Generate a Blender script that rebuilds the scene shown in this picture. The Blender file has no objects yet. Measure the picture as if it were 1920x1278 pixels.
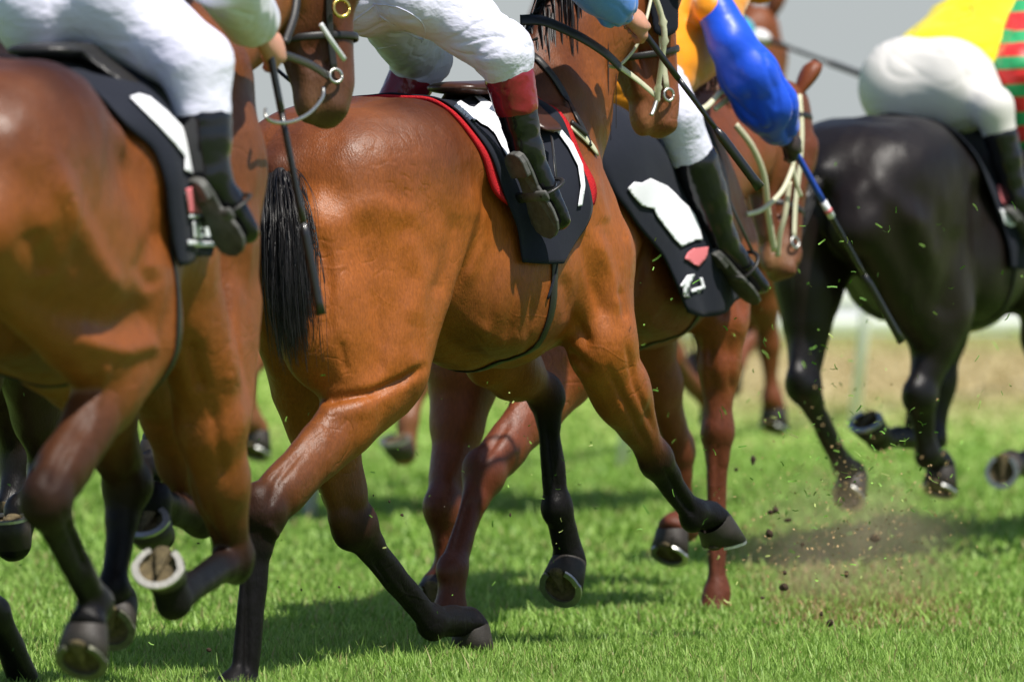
import bpy, bmesh, math, random
import numpy as np
from mathutils import Vector, Matrix
from mathutils.bvhtree import BVHTree
from mathutils.geometry import delaunay_2d_cdt

random.seed(7); RNG = np.random.default_rng(7)
SC = bpy.context.scene
COL = SC.collection
FAST_BODY = 1.0          # voxel multiplier

# ------------------------------------------------------------------ camera
CAM_H = 1.39; FPX = 13333.0; PITCH = math.atan(339.0/FPX)
cam_d = bpy.data.cameras.new('camera'); cam = bpy.data.objects.new('camera', cam_d); COL.objects.link(cam)
cam.location = (0, 0, CAM_H); cam.rotation_euler = (math.pi/2-PITCH, 0, 0)
cam_d.sensor_width = 36; cam_d.lens = 36*FPX/1920; cam_d.clip_start = 0.5; cam_d.clip_end = 4000
cam_d.dof.use_dof = True; cam_d.dof.focus_distance = 19.35; cam_d.dof.aperture_fstop = 3.2
SC.camera = cam
# ------------------------------------------------------------------ light
SUN_DIR = Vector((0.33, -0.34, 0.88)).normalized()      # towards the sun
w = bpy.data.worlds.new('World'); SC.world = w; w.use_nodes = True
nt = w.node_tree; nt.nodes.clear()
wo = nt.nodes.new('ShaderNodeOutputWorld'); bg = nt.nodes.new('ShaderNodeBackground')
sky = nt.nodes.new('ShaderNodeTexSky'); sky.sky_type = 'NISHITA'; sky.sun_disc = False
sky.sun_elevation = math.asin(SUN_DIR.z); sky.sun_rotation = math.atan2(SUN_DIR.x, SUN_DIR.y)
bg.inputs['Strength'].default_value = 0.092
# low bank of grey cloud over the horizon, mixed into the sky by elevation
tc = nt.nodes.new('ShaderNodeTexCoord'); sx = nt.nodes.new('ShaderNodeSeparateXYZ')
mr = nt.nodes.new('ShaderNodeMapRange'); mr.inputs[1].default_value = 0.03; mr.inputs[2].default_value = 0.16
mr.inputs[3].default_value = 1.0; mr.inputs[4].default_value = 0.0
mx = nt.nodes.new('ShaderNodeMix'); mx.data_type = 'RGBA'; mx.inputs[7].default_value = (4.6, 4.95, 5.0, 1)
nt.links.new(tc.outputs['Generated'], sx.inputs[0]); nt.links.new(sx.outputs['Z'], mr.inputs[0])
nt.links.new(mr.outputs[0], mx.inputs[0]); nt.links.new(sky.outputs[0], mx.inputs[6])
nt.links.new(mx.outputs[2], bg.inputs['Color']); nt.links.new(bg.outputs[0], wo.inputs['Surface'])
sd = bpy.data.lights.new('sun', 'SUN'); sd.energy = 5.0; sd.angle = math.radians(0.9); sd.color = (1.0, 0.955, 0.88)
sun = bpy.data.objects.new('sun', sd); COL.objects.link(sun)
sun.rotation_euler = SUN_DIR.to_track_quat('Z', 'Y').to_euler(); sun.location = (8, -10, 20)
SC.view_settings.view_transform = 'Standard'; SC.view_settings.look = 'None'
SC.view_settings.exposure = 0.22; SC.view_settings.gamma = 1.0

# ------------------------------------------------------------------ helpers
def ray(px, py):
    d = Vector((px-960, FPX*math.cos(PITCH)+(639-py)*math.sin(PITCH), -FPX*math.sin(PITCH)+(639-py)*math.cos(PITCH)))
    return d.normalized()
CAMP = Vector((0, 0, CAM_H))

class Frame:
    """a horse's frame: a = forward, l = towards its left, z = up"""
    def __init__(s, px0, D0, deg):
        s.th = math.radians(deg); s.O = Vector(((px0-960)/FPX*D0, D0, 0))
        s.A = Vector((math.cos(s.th), math.sin(s.th), 0)); s.L = Vector((-math.sin(s.th), math.cos(s.th), 0))
        s.M = Matrix.Translation(s.O) @ Matrix.Rotation(s.th, 4, 'Z')
    def P(s, px, py, l):
        d = ray(px, py); t = (l + (s.O-CAMP).dot(s.L))/d.dot(s.L)
        p = CAMP + d*t - s.O
        return np.array([p.dot(s.A), l, p.z])
    def D(s, px, py, a_):          # point on the ray at forward station a_
        d = ray(px, py); t = (a_ + (s.O-CAMP).dot(s.A))/d.dot(s.A)
        p = CAMP + d*t - s.O
        return np.array([a_, p.dot(s.L), p.z])
    def W(s, v): return s.M @ Vector(v)

_T = np.random.default_rng(3).random((32, 32, 32)).astype(np.float32)
def vnoise(p, sc, off=0.0):
    q = np.asarray(p, np.float32)*sc + off + 100
    i = np.floor(q).astype(int); f = q-i; f = f*f*(3-2*f); i &= 31; j = (i+1) & 31
    r = 0
    for a in (0, 1):
        for b in (0, 1):
            for c in (0, 1):
                wgt = (f[:, 0] if a else 1-f[:, 0])*(f[:, 1] if b else 1-f[:, 1])*(f[:, 2] if c else 1-f[:, 2])
                r = r + wgt*_T[(j if a else i)[:, 0], (j if b else i)[:, 1], (j if c else i)[:, 2]]
    return r*2-1

def V3(p): return np.asarray(p, float)
def unit(v): v = V3(v); return v/max(1e-9, np.linalg.norm(v))
def lerp(a, b, t): return V3(a)*(1-t)+V3(b)*t

class Field:
    """smooth union of tapered elliptical capsules and ellipsoids"""
    def __init__(s): s.pr = []
    def cap(s, p1, p2, r1, r2, k=.03, col=(.2, .1, .05), side=(0, 1, 0), cut=False):
        p1, p2 = V3(p1), V3(p2)
        r1 = (r1, r1) if np.isscalar(r1) else r1; r2 = (r2, r2) if np.isscalar(r2) else r2
        ax = p2-p1; L = np.linalg.norm(ax)
        if L < 1e-5: ax = np.array([0, 0, 1.]); L = 1e-5
        else: ax = ax/L
        sd_ = V3(side); sd_ = sd_-ax*sd_.dot(ax)
        if np.linalg.norm(sd_) < 1e-3: sd_ = np.cross(ax, [1, 0, 0])
        sd_ = unit(sd_); up = np.cross(ax, sd_)
        R = max(r1+r2); s.pr.append(dict(p=p1, ax=ax, L=L, s=sd_, u=up, r1=r1, r2=r2, k=k, col=col, cut=cut,
                                        lo=np.minimum(p1, p2)-R, hi=np.maximum(p1, p2)+R, e=None)); return s
    def ell(s, c, r, k=.04, col=(.2, .1, .05), ax=(1, 0, 0), side=(0, 1, 0), cut=False):
        c = V3(c); ax = unit(ax); sd_ = V3(side); sd_ = unit(sd_-ax*sd_.dot(ax)); up = np.cross(ax, sd_); R = max(r)
        s.pr.append(dict(p=c, ax=ax, L=0, s=sd_, u=up, r1=(r[1], r[2]), r2=(r[1], r[2]), e=r[0], k=k, col=col, cut=cut, lo=c-R, hi=c+R)); return s
    def chain(s, pts, rs, k=.02, col=(.2, .1, .05), side=(0, 1, 0)):
        for i in range(len(pts)-1):
            c = col[i] if isinstance(col, list) else col
            s.cap(pts[i], pts[i+1], rs[i], rs[i+1], k, c, side)
        return s
    @staticmethod
    def ev(q, X, Y, Z):
        x, y, z = X-q['p'][0], Y-q['p'][1], Z-q['p'][2]
        e = x*q['ax'][0]+y*q['ax'][1]+z*q['ax'][2]; u = x*q['s'][0]+y*q['s'][1]+z*q['s'][2]; v = x*q['u'][0]+y*q['u'][1]+z*q['u'][2]
        if q['e'] is not None: wd, ht, m = q['r1'][0], q['r1'][1], q['e']
        else:
            t = np.clip(e/q['L'], 0, 1); e = e-t*q['L']
            wd = q['r1'][0]+(q['r2'][0]-q['r1'][0])*t; ht = q['r1'][1]+(q['r2'][1]-q['r1'][1])*t; m = (wd+ht)*.5
        a, b, c = e/m, u/wd, v/ht
        k0 = np.sqrt(a*a+b*b+c*c)+1e-6; k1 = np.sqrt((a/m)**2+(b/wd)**2+(c/ht)**2)+1e-6
        return k0*(k0-1)/k1
    def mesh(s, vox, smooth=2, disp=None):
        vox *= FAST_BODY
        lo = np.min([q['lo'] for q in s.pr if not q['cut']], 0)-.03; hi = np.max([q['hi'] for q in s.pr if not q['cut']], 0)+.03
        n = np.ceil((hi-lo)/vox).astype(int)+1
        G = np.full(n, .25, np.float32)
        ax_ = [(lo[i]+vox*np.arange(n[i])).astype(np.float32) for i in range(3)]
        for q in s.pr:
            m = q['k']+2*vox+.012
            i0 = np.clip(np.floor((q['lo']-m-lo)/vox).astype(int), 0, n); i1 = np.clip(np.ceil((q['hi']+m-lo)/vox).astype(int)+1, 0, n)
            if np.any(i1 <= i0): continue
            sl = tuple(slice(i0[j], i1[j]) for j in range(3))
            X = ax_[0][sl[0]][:, None, None]; Y = ax_[1][sl[1]][None, :, None]; Z = ax_[2][sl[2]][None, None, :]
            d = s.ev(q, X, Y, Z).astype(np.float32); g = G[sl]; k = q['k']
            if q['cut']:
                d = -d; h = np.maximum(k-np.abs(g-d), 0)/k; G[sl] = np.maximum(g, d)+h*h*k*.25
            else:
                h = np.maximum(k-np.abs(g-d), 0)/k; G[sl] = np.minimum(g, d)-h*h*k*.25
        G[0] = G[-1] = .1; G[:, 0] = G[:, -1] = .1; G[:, :, 0] = G[:, :, -1] = .1
        ins = G < 0
        c = np.zeros(n-1, np.int8)
        for a in (0, 1):
            for b in (0, 1):
                for d in (0, 1): c += ins[a:n[0]-1+a, b:n[1]-1+b, d:n[2]-1+d]
        act = (c > 0) & (c < 8); idx = np.argwhere(act); ids = np.full(n-1, -1, np.int32); ids[act] = np.arange(len(idx))
        acc = np.zeros((len(idx), 3)); cnt = np.zeros(len(idx))
        for axi in range(3):
            o = [x for x in range(3) if x != axi]
            for a in (0, 1):
                for b in (0, 1):
                    c0 = idx.copy(); c0[:, o[0]] += a; c0[:, o[1]] += b; c1 = c0.copy(); c1[:, axi] += 1
                    g0 = G[c0[:, 0], c0[:, 1], c0[:, 2]]; g1 = G[c1[:, 0], c1[:, 1], c1[:, 2]]
                    mk = (g0 < 0) != (g1 < 0); t = np.where(mk, g0/np.where(mk, g0-g1, 1), 0)
                    pt = c0.astype(float); pt[:, axi] += t
                    acc[mk] += pt[mk]; cnt[mk] += 1
        V = lo+vox*acc/cnt[:, None]
        F = []
        for axi in range(3):
            o = [(axi+1) % 3, (axi+2) % 3]
            a0 = [slice(1, n[j]-1) for j in range(3)]; a0[axi] = slice(0, n[axi]-1)
            a1 = list(a0); a1[axi] = slice(1, n[axi])
            s0 = ins[tuple(a0)]; s1 = ins[tuple(a1)]
            e = np.argwhere(s0 != s1); st = s0[tuple(e.T)]
            b = e.copy(); b[:, o[0]] += 1; b[:, o[1]] += 1
            def cid(d0, d1):
                q = b.copy(); q[:, o[0]] -= d0; q[:, o[1]] -= d1
                return ids[q[:, 0], q[:, 1], q[:, 2]]
            Q = np.stack([cid(1, 1), cid(0, 1), cid(0, 0), cid(1, 0)], 1)
            Q[~st] = Q[~st][:, ::-1]; F.append(Q)
        F = np.concatenate(F); F = F[(F >= 0).all(1)]
        # laplacian smoothing with volume guard (taubin)
        E = np.concatenate([F[:, [0, 1]], F[:, [1, 2]], F[:, [2, 3]], F[:, [3, 0]]])
        deg = np.bincount(E[:, 0], minlength=len(V))+np.bincount(E[:, 1], minlength=len(V)); deg = np.maximum(deg, 1)
        def lap(V):
            S = np.zeros_like(V)
            for j in range(3):
                S[:, j] = np.bincount(E[:, 0], V[E[:, 1], j], len(V))+np.bincount(E[:, 1], V[E[:, 0], j], len(V))
            return S/deg[:, None]-V
        for _ in range(smooth): V = V+.6*lap(V); V = V-.55*lap(V)
        V = V+.5*lap(V)
        # colours
        cols = np.zeros((len(V), 3)); W = np.full(len(V), 1e-9)
        for q in s.pr:
            if q['cut'] or q['col'] is None: continue
            m = np.all((V > q['lo']-.04) & (V < q['hi']+.04), 1)
            if not m.any(): continue
            d = s.ev(q, V[m, 0], V[m, 1], V[m, 2]); wt = np.exp(-np.maximum(d, -.01)/.022)
            cols[m] += wt[:, None]*np.array(q['col'][:3]); W[m] += wt
        cols /= W[:, None]
        if disp is not None:
            N = np.zeros_like(V); fn = np.cross(V[F[:, 2]]-V[F[:, 0]], V[F[:, 3]]-V[F[:, 1]])
            for j in range(4):
                for a in range(3): N[:, a] += np.bincount(F[:, j], fn[:, a], len(V))
            N /= np.linalg.norm(N, axis=1)[:, None]+1e-9
            V = V+N*disp(V, N)[:, None]
        return V, F, cols

def new_mesh(name, V, F, mat, smooth=True, cols=None):
    me = bpy.data.meshes.new(name)
    V = np.asarray(V, np.float32)
    if isinstance(F, np.ndarray):
        me.vertices.add(len(V)); me.vertices.foreach_set('co', V.ravel())
        k = F.shape[1]; me.loops.add(F.size); me.loops.foreach_set('vertex_index', F.astype(np.int32).ravel())
        me.polygons.add(len(F)); me.polygons.foreach_set('loop_start', np.arange(0, F.size, k, dtype=np.int32))
        try: me.polygons.foreach_set('loop_total', np.full(len(F), k, dtype=np.int32))
        except Exception: pass
        me.update(calc_edges=True); me.validate()
    else:
        me.from_pydata([tuple(v) for v in V], [], F); me.update()
    if smooth: me.polygons.foreach_set('use_smooth', np.ones(len(me.polygons), bool))
    if cols is not None:
        at = me.color_attributes.new('tint', 'FLOAT_COLOR', 'POINT')
        c4 = np.ones((len(cols), 4), np.float32); c4[:, :3] = cols; at.data.foreach_set('color', c4.ravel())
    me.materials.append(mat)
    return me

def root(name, label, cat, loc, rz=0, group=None, kind=None):
    o = bpy.data.objects.new(name, None); COL.objects.link(o); o.location = loc; o.rotation_euler = (0, 0, rz)
    o.empty_display_size = .1
    o['label'] = label; o['category'] = cat
    if group: o['group'] = group
    if kind: o['kind'] = kind
    return o
def rootM(o): return Matrix.Translation(o.location) @ Matrix.Rotation(o.rotation_euler[2], 4, 'Z')
def part(name, V, F, mat, parent, fr=None, smooth=True, cols=None, label=None, top=None):
    """V in frame coordinates (fr) or world; link as child of parent (an Empty, or a part below one)"""
    V = np.asarray(V, float)
    if fr is not None: V = V @ np.array(fr.M.to_3x3()).T + np.array(fr.O)
    if parent is not None:
        r = parent
        while r.parent is not None: r = r.parent
        Mi = np.array(rootM(r).inverted()); V = V @ Mi[:3, :3].T+Mi[:3, 3]
    me = new_mesh(name, V, F, mat, smooth, cols)
    o = bpy.data.objects.new(name, me); COL.objects.link(o)
    if parent is not None: o.parent = parent
    if label: o['label'] = label
    return o

def sweep(pts, w_, t_=None, nrm=None, seg=8, caps=True):
    """tube / strap through pts; w_ half width(s), t_ half thickness(es), nrm = direction(s) of the thin side"""
    P_ = [V3(p) for p in pts]; n = len(P_); V = []; F = []
    ws = [w_]*n if np.isscalar(w_) else list(w_); ts = ws if t_ is None else ([t_]*n if np.isscalar(t_) else list(t_))
    for i in range(n):
        d = unit(P_[min(i+1, n-1)]-P_[max(i-1, 0)])
        if nrm is None: u = np.cross(d, [0.31, 0.2, .93]) if abs(d[2]) < .97 else np.cross(d, [1, 0, 0]); u = unit(u); v = np.cross(u, d)
        else:
            v = V3(nrm[i]) if len(np.shape(nrm)) > 1 else V3(nrm); v = unit(v-d*v.dot(d)); u = np.cross(d, v)
        for j in range(seg):
            a = 2*math.pi*j/seg; V.append(P_[i]+u*math.cos(a)*ws[i]+v*math.sin(a)*ts[i])
    for i in range(n-1):
        for j in range(seg):
            F.append((i*seg+j, i*seg+(j+1) % seg, (i+1)*seg+(j+1) % seg, (i+1)*seg+j))
    if caps: F.append(tuple(range(seg))[::-1]); F.append(tuple((n-1)*seg+j for j in range(seg)))
    return V, F
def smooth_path(pts, n=6):
    P_ = [V3(p) for p in pts]; out = []
    for i in range(len(P_)-1):
        a, b = P_[i], P_[i+1]; p0 = P_[max(i-1, 0)]; p3 = P_[min(i+2, len(P_)-1)]
        for j in range(n):
            t = j/n; out.append(.5*((2*a)+(-p0+b)*t+(2*p0-5*a+4*b-p3)*t*t+(-p0+3*a-3*b+p3)*t**3))
    out.append(P_[-1]); return out
def join(*vf):
    V = []; F = []
    for v, f in vf:
        o = len(V); V += list(v); F += [tuple(i+o for i in q) for q in f]
    return V, F

# ------------------------------------------------------------------ materials
def mat(name, col=(.5, .5, .5), rough=.5, spec=.5, metal=0, tint=False, bump=None, var=.0, varsc=20, coat=0, sheen=0, sub=0, coatr=.1, hair=None):
    m = bpy.data.materials.new(name); m.use_nodes = True; t = m.node_tree; b = t.nodes['Principled BSDF']
    b.inputs['Roughness'].default_value = rough; b.inputs['Specular IOR Level'].default_value = spec; b.inputs['Metallic'].default_value = metal
    b.inputs['Coat Weight'].default_value = coat; b.inputs['Coat Roughness'].default_value = coatr
    b.inputs['Sheen Weight'].default_value = sheen; b.inputs['Sheen Roughness'].default_value = .4
    if sub: b.inputs['Subsurface Weight'].default_value = sub; b.inputs['Subsurface Scale'].default_value = .01; b.inputs['Subsurface Radius'].default_value = (1, .4, .2)
    tco = t.nodes.new('ShaderNodeTexCoord')
    if tint: c = t.nodes.new('ShaderNodeAttribute'); c.attribute_name = 'tint'; src = c.outputs['Color']
    else: c = t.nodes.new('ShaderNodeRGB'); c.outputs[0].default_value = (*col, 1); src = c.outputs[0]
    if var:
        n = t.nodes.new('ShaderNodeTexNoise'); n.inputs['Scale'].default_value = varsc; n.inputs['Detail'].default_value = 9; n.inputs['Roughness'].default_value = .72
        t.links.new(tco.outputs['Object'], n.inputs['Vector'])
        mrr = t.nodes.new('ShaderNodeMapRange'); mrr.inputs[1].default_value = .3; mrr.inputs[2].default_value = .7; mrr.inputs[3].default_value = 1-var; mrr.inputs[4].default_value = 1+var
        t.links.new(n.outputs[0], mrr.inputs[0])
        vm = t.nodes.new('ShaderNodeVectorMath'); vm.operation = 'SCALE'; t.links.new(src, vm.inputs[0]); t.links.new(mrr.outputs[0], vm.inputs['Scale']); src = vm.outputs[0]
    t.links.new(src, b.inputs['Base Color'])
    last = None
    for (sc_, st, dist, stretch) in (bump or []):
        n = t.nodes.new('ShaderNodeTexNoise'); n.inputs['Scale'].default_value = sc_; n.inputs['Detail'].default_value = 3
        mp = t.nodes.new('ShaderNodeMapping'); mp.inputs['Scale'].default_value = stretch; t.links.new(tco.outputs['Object'], mp.inputs[0]); t.links.new(mp.outputs[0], n.inputs['Vector'])
        bp = t.nodes.new('ShaderNodeBump'); bp.inputs['Strength'].default_value = st; bp.inputs['Distance'].default_value = dist
        t.links.new(n.outputs[0], bp.inputs['Height'])
        if last: t.links.new(last, bp.inputs['Normal'])
        last = bp.outputs[0]
    if last: t.links.new(last, b.inputs['Normal'])
    return m
COATBUMP = [(7, .28, .03, (1, 1, .8)), (24, .30, .008, (1, 1, .45)), (260, .8, .0018, (1, 1, .3))]
M_COAT = mat('coat_bay', tint=True, rough=.46, spec=.42, bump=COATBUMP, var=.13, varsc=14, sheen=.0)
M_BLACKCOAT = mat('coat_black', tint=True, rough=.40, spec=.32, bump=COATBUMP[1:], var=.15, varsc=6)
def hair_streaks(m, amt=.16):
    t = m.node_tree; b = t.nodes['Principled BSDF']; src = b.inputs['Base Color'].links[0].from_socket; N = t.nodes.new; L = t.links.new
    tco = N('ShaderNodeTexCoord'); mp = N('ShaderNodeMapping'); mp.inputs['Scale'].default_value = (1, 1, .22); mp.inputs['Rotation'].default_value = (0, .5, 0); L(tco.outputs['Object'], mp.inputs[0])
    n = N('ShaderNodeTexNoise'); n.inputs['Scale'].default_value = 210; n.inputs['Detail'].default_value = 2; L(mp.outputs[0], n.inputs['Vector'])
    mr_ = N('ShaderNodeMapRange'); mr_.inputs[1].default_value = .3; mr_.inputs[2].default_value = .7; mr_.inputs[3].default_value = 1-amt; mr_.inputs[4].default_value = 1+amt; L(n.outputs[0], mr_.inputs[0])
    vm = N('ShaderNodeVectorMath'); vm.operation = 'SCALE'; L(src, vm.inputs[0]); L(mr_.outputs[0], vm.inputs['Scale']); L(vm.outputs[0], b.inputs['Base Color'])
    n3 = N('ShaderNodeTexNoise'); n3.inputs['Scale'].default_value = 3.5; n3.inputs['Detail'].default_value = 6; L(tco.outputs['Object'], n3.inputs['Vector'])
    m3 = N('ShaderNodeMapRange'); m3.inputs[1].default_value = .35; m3.inputs[2].default_value = .65; m3.inputs[3].default_value = .36; m3.inputs[4].default_value = .58; L(n3.outputs[0], m3.inputs[0]); L(m3.outputs[0], b.inputs['Roughness'])
hair_streaks(M_COAT)
def dark_spec(m, lo, hi):
    t = m.node_tree; b = t.nodes['Principled BSDF']; a = [q for q in t.nodes if q.bl_idname == 'ShaderNodeAttribute'][0]
    mr_ = t.nodes.new('ShaderNodeMapRange'); mr_.inputs[1].default_value = .01; mr_.inputs[2].default_value = .06; mr_.inputs[3].default_value = lo; mr_.inputs[4].default_value = hi
    t.links.new(a.outputs['Fac'], mr_.inputs[0]); t.links.new(mr_.outputs[0], b.inputs['Specular IOR Level'])
def veins(m):
    t = m.node_tree; b = t.nodes['Principled BSDF']; N = t.nodes.new; L = t.links.new
    src = b.inputs['Normal'].links[0].from_socket; tco = N('ShaderNodeTexCoord')
    def chain(sc, wd, dist, str_, seed):
        mp = N('ShaderNodeMapping'); mp.inputs['Location'].default_value = (seed, seed, seed); L(tco.outputs['Object'], mp.inputs[0])
        n = N('ShaderNodeTexNoise'); n.inputs['Scale'].default_value = sc; n.inputs['Detail'].default_value = 1.5; L(mp.outputs[0], n.inputs['Vector'])
        s = N('ShaderNodeMath'); s.operation = 'SUBTRACT'; L(n.outputs[0], s.inputs[0]); s.inputs[1].default_value = .5
        a = N('ShaderNodeMath'); a.operation = 'ABSOLUTE'; L(s.outputs[0], a.inputs[0])
        mr_ = N('ShaderNodeMapRange'); mr_.interpolation_type = 'SMOOTHSTEP'; L(a.outputs[0], mr_.inputs[0]); mr_.inputs[1].default_value = 0; mr_.inputs[2].default_value = wd; mr_.inputs[3].default_value = 1; mr_.inputs[4].default_value = 0
        n2 = N('ShaderNodeTexNoise'); n2.inputs['Scale'].default_value = 2.2; L(mp.outputs[0], n2.inputs['Vector'])
        m2 = N('ShaderNodeMapRange'); L(n2.outputs[0], m2.inputs[0]); m2.inputs[1].default_value = .45; m2.inputs[2].default_value = .6
        mu = N('ShaderNodeMath'); mu.operation = 'MULTIPLY'; L(mr_.outputs[0], mu.inputs[0]); L(m2.outputs[0], mu.inputs[1])
        bp = N('ShaderNodeBump'); bp.inputs['Strength'].default_value = str_; bp.inputs['Distance'].default_value = dist; L(mu.outputs[0], bp.inputs['Height']); return bp
    b1 = chain(3.1, .010, .004, .16, 3); b2 = chain(13, .06, -.003, .30, 8)
    L(src, b1.inputs['Normal']); L(b1.outputs[0], b2.inputs['Normal']); L(b2.outputs[0], b.inputs['Normal'])
veins(M_COAT)
dark_spec(M_COAT, .15, .42)
M_HAIR = mat('horse_hair', (.012, .010, .010), rough=.42, spec=.5, var=.4, varsc=40)
M_BHAIR = mat('chestnut_hair', (.09, .03, .012), rough=.45, var=.4, varsc=40)
M_HOOF = mat('hoof_horn', (.030, .023, .018), rough=.55, bump=[(120, .5, .002, (1, 1, 5))], var=.35, varsc=30)
M_SOLE = mat('hoof_sole_soil', (.10, .075, .035), rough=.9, bump=[(90, .8, .006, (1, 1, 1))], var=.7, varsc=50)
M_STEEL = mat('worn_aluminium', (.55, .55, .52), rough=.42, metal=1.0, bump=[(60, .2, .002, (1, 1, 1))], var=.2, varsc=60)
M_DSTEEL = mat('muddy_shoe', (.14, .14, .10), rough=.55, metal=.6, var=.5, varsc=50)
M_BRASS = mat('brass', (.80, .58, .16), rough=.25, metal=1.0)
M_WHITE = mat('white_breeches', (.76, .75, .90), rough=.62, spec=.3, bump=[(14, .55, .022, (1.3, .5, 1.3)), (45, .5, .006, (1, .6, 1)), (900, .25, .0006, (1, 1, 1))], sheen=.1)
M_SKIN = mat('skin', (.56, .27, .18), rough=.5, spec=.4, sub=.12, bump=[(200, .25, .001, (1, 1, 1))], var=.1, varsc=40)
M_BLKBOOT = mat('patent_leather', (.008, .008, .010), rough=.22, spec=.25, coat=.55, coatr=.10, bump=[(14, .3, .008, (1, 1, 1))])
M_REDBOOT = mat('maroon_leather', (.22, .012, .022), rough=.2, spec=.4, coat=.4, coatr=.06, bump=[(18, .35, .008, (1, 1, 1))])
M_RUBBER = mat('boot_rubber', (.085, .083, .075), rough=.55, bump=[(60, .5, .003, (1, 1, 1))], var=.5, varsc=25)
M_LEATHER = mat('black_leather', (.018, .016, .015), rough=.42, bump=[(300, .3, .001, (1, 1, 1))], var=.2)
M_BROWNL = mat('brown_leather', (.055, .020, .012), rough=.35, bump=[(200, .3, .001, (1, 1, 1))], var=.2)
M_PALE = mat('pale_rubber_strap', (.62, .60, .42), rough=.5, var=.12, varsc=60)
M_NAVY = mat('navy_cloth', (.013, .015, .024), rough=.85, spec=.2, bump=[(700, .5, .001, (1, 1, 1)), (25, .3, .006, (1, 1, 1))], sheen=.04)
M_WCLOTH = mat('white_cloth_print', (.86, .86, .90), rough=.7, spec=.2, bump=[(700, .4, .0008, (1, 1, 1))])
M_REDCLOTH = mat('red_towel', (.52, .022, .028), rough=.95, spec=.1, bump=[(260, 1, .004, (1, 1, 1))])
M_PINK = mat('pink_print', (.75, .20, .22), rough=.7, spec=.2)
M_BLUESILK = mat('blue_silk', (.07, .25, .80), rough=.38, spec=.5, sheen=.3, bump=[(40, .3, .005, (1, 1, 1))])
M_RBLUE = mat('royal_blue_silk', (.008, .085, .72), rough=.42, spec=.5, sheen=.2, bump=[(26, .3, .006, (1, 1, 1))])
M_ORANGE = mat('orange_silk', (.85, .30, .008), rough=.45, spec=.4, sheen=.2, bump=[(26, .3, .006, (1, 1, 1))])
M_YELLOW = mat('yellow_silk', (.86, .70, .01), rough=.45, spec=.4, sheen=.2, bump=[(26, .3, .006, (1, 1, 1))])
M_CYAN = mat('cyan_silk', (.03, .42, .55), rough=.45, spec=.4, sheen=.2)
M_WSILK = mat('white_silk', (.78, .76, .92), rough=.4, spec=.5, sheen=.2, bump=[(30, .3, .006, (1, 1, 1))])
M_GLOVE = mat('black_glove', (.012, .012, .013), rough=.6)
M_WHIP = mat('whip_leather', (.012, .012, .013), rough=.32, coat=.3, bump=[(400, .4, .001, (1, 1, .3))])
M_WBLUE = mat('blue_grip', (.012, .06, .40), rough=.5)
M_PLASTIC = mat('white_plastic', (.75, .76, .76), rough=.45)
M_SOIL = mat('dark_soil', (.045, .026, .014), rough=.95, var=.5, varsc=60)
M_EYE = mat('eye', (.008, .005, .004), rough=.05, coat=1)
def striped(name, c1, c2, sc_):
    m = mat(name, c1, rough=.5, sheen=.2); t = m.node_tree; b = t.nodes['Principled BSDF']
    tco = t.nodes.new('ShaderNodeTexCoord'); wv = t.nodes.new('ShaderNodeTexWave'); wv.bands_direction = 'Z'; wv.inputs['Scale'].default_value = sc_; wv.inputs['Distortion'].default_value = 2.5; wv.inputs['Detail Scale'].default_value = .6
    cr = t.nodes.new('ShaderNodeValToRGB'); cr.color_ramp.interpolation = 'CONSTANT'; cr.color_ramp.elements[0].color = (*c1, 1); cr.color_ramp.elements[1].color = (*c2, 1); cr.color_ramp.elements[1].position = .55
    t.links.new(tco.outputs['Object'], wv.inputs[0]); t.links.new(wv.outputs[0], cr.inputs[0]); t.links.new(cr.outputs[0], b.inputs['Base Color']); return m
M_REDGREEN = striped('red_green_silk', (.70, .02, .02), (.02, .35, .12), 3.2)

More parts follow.
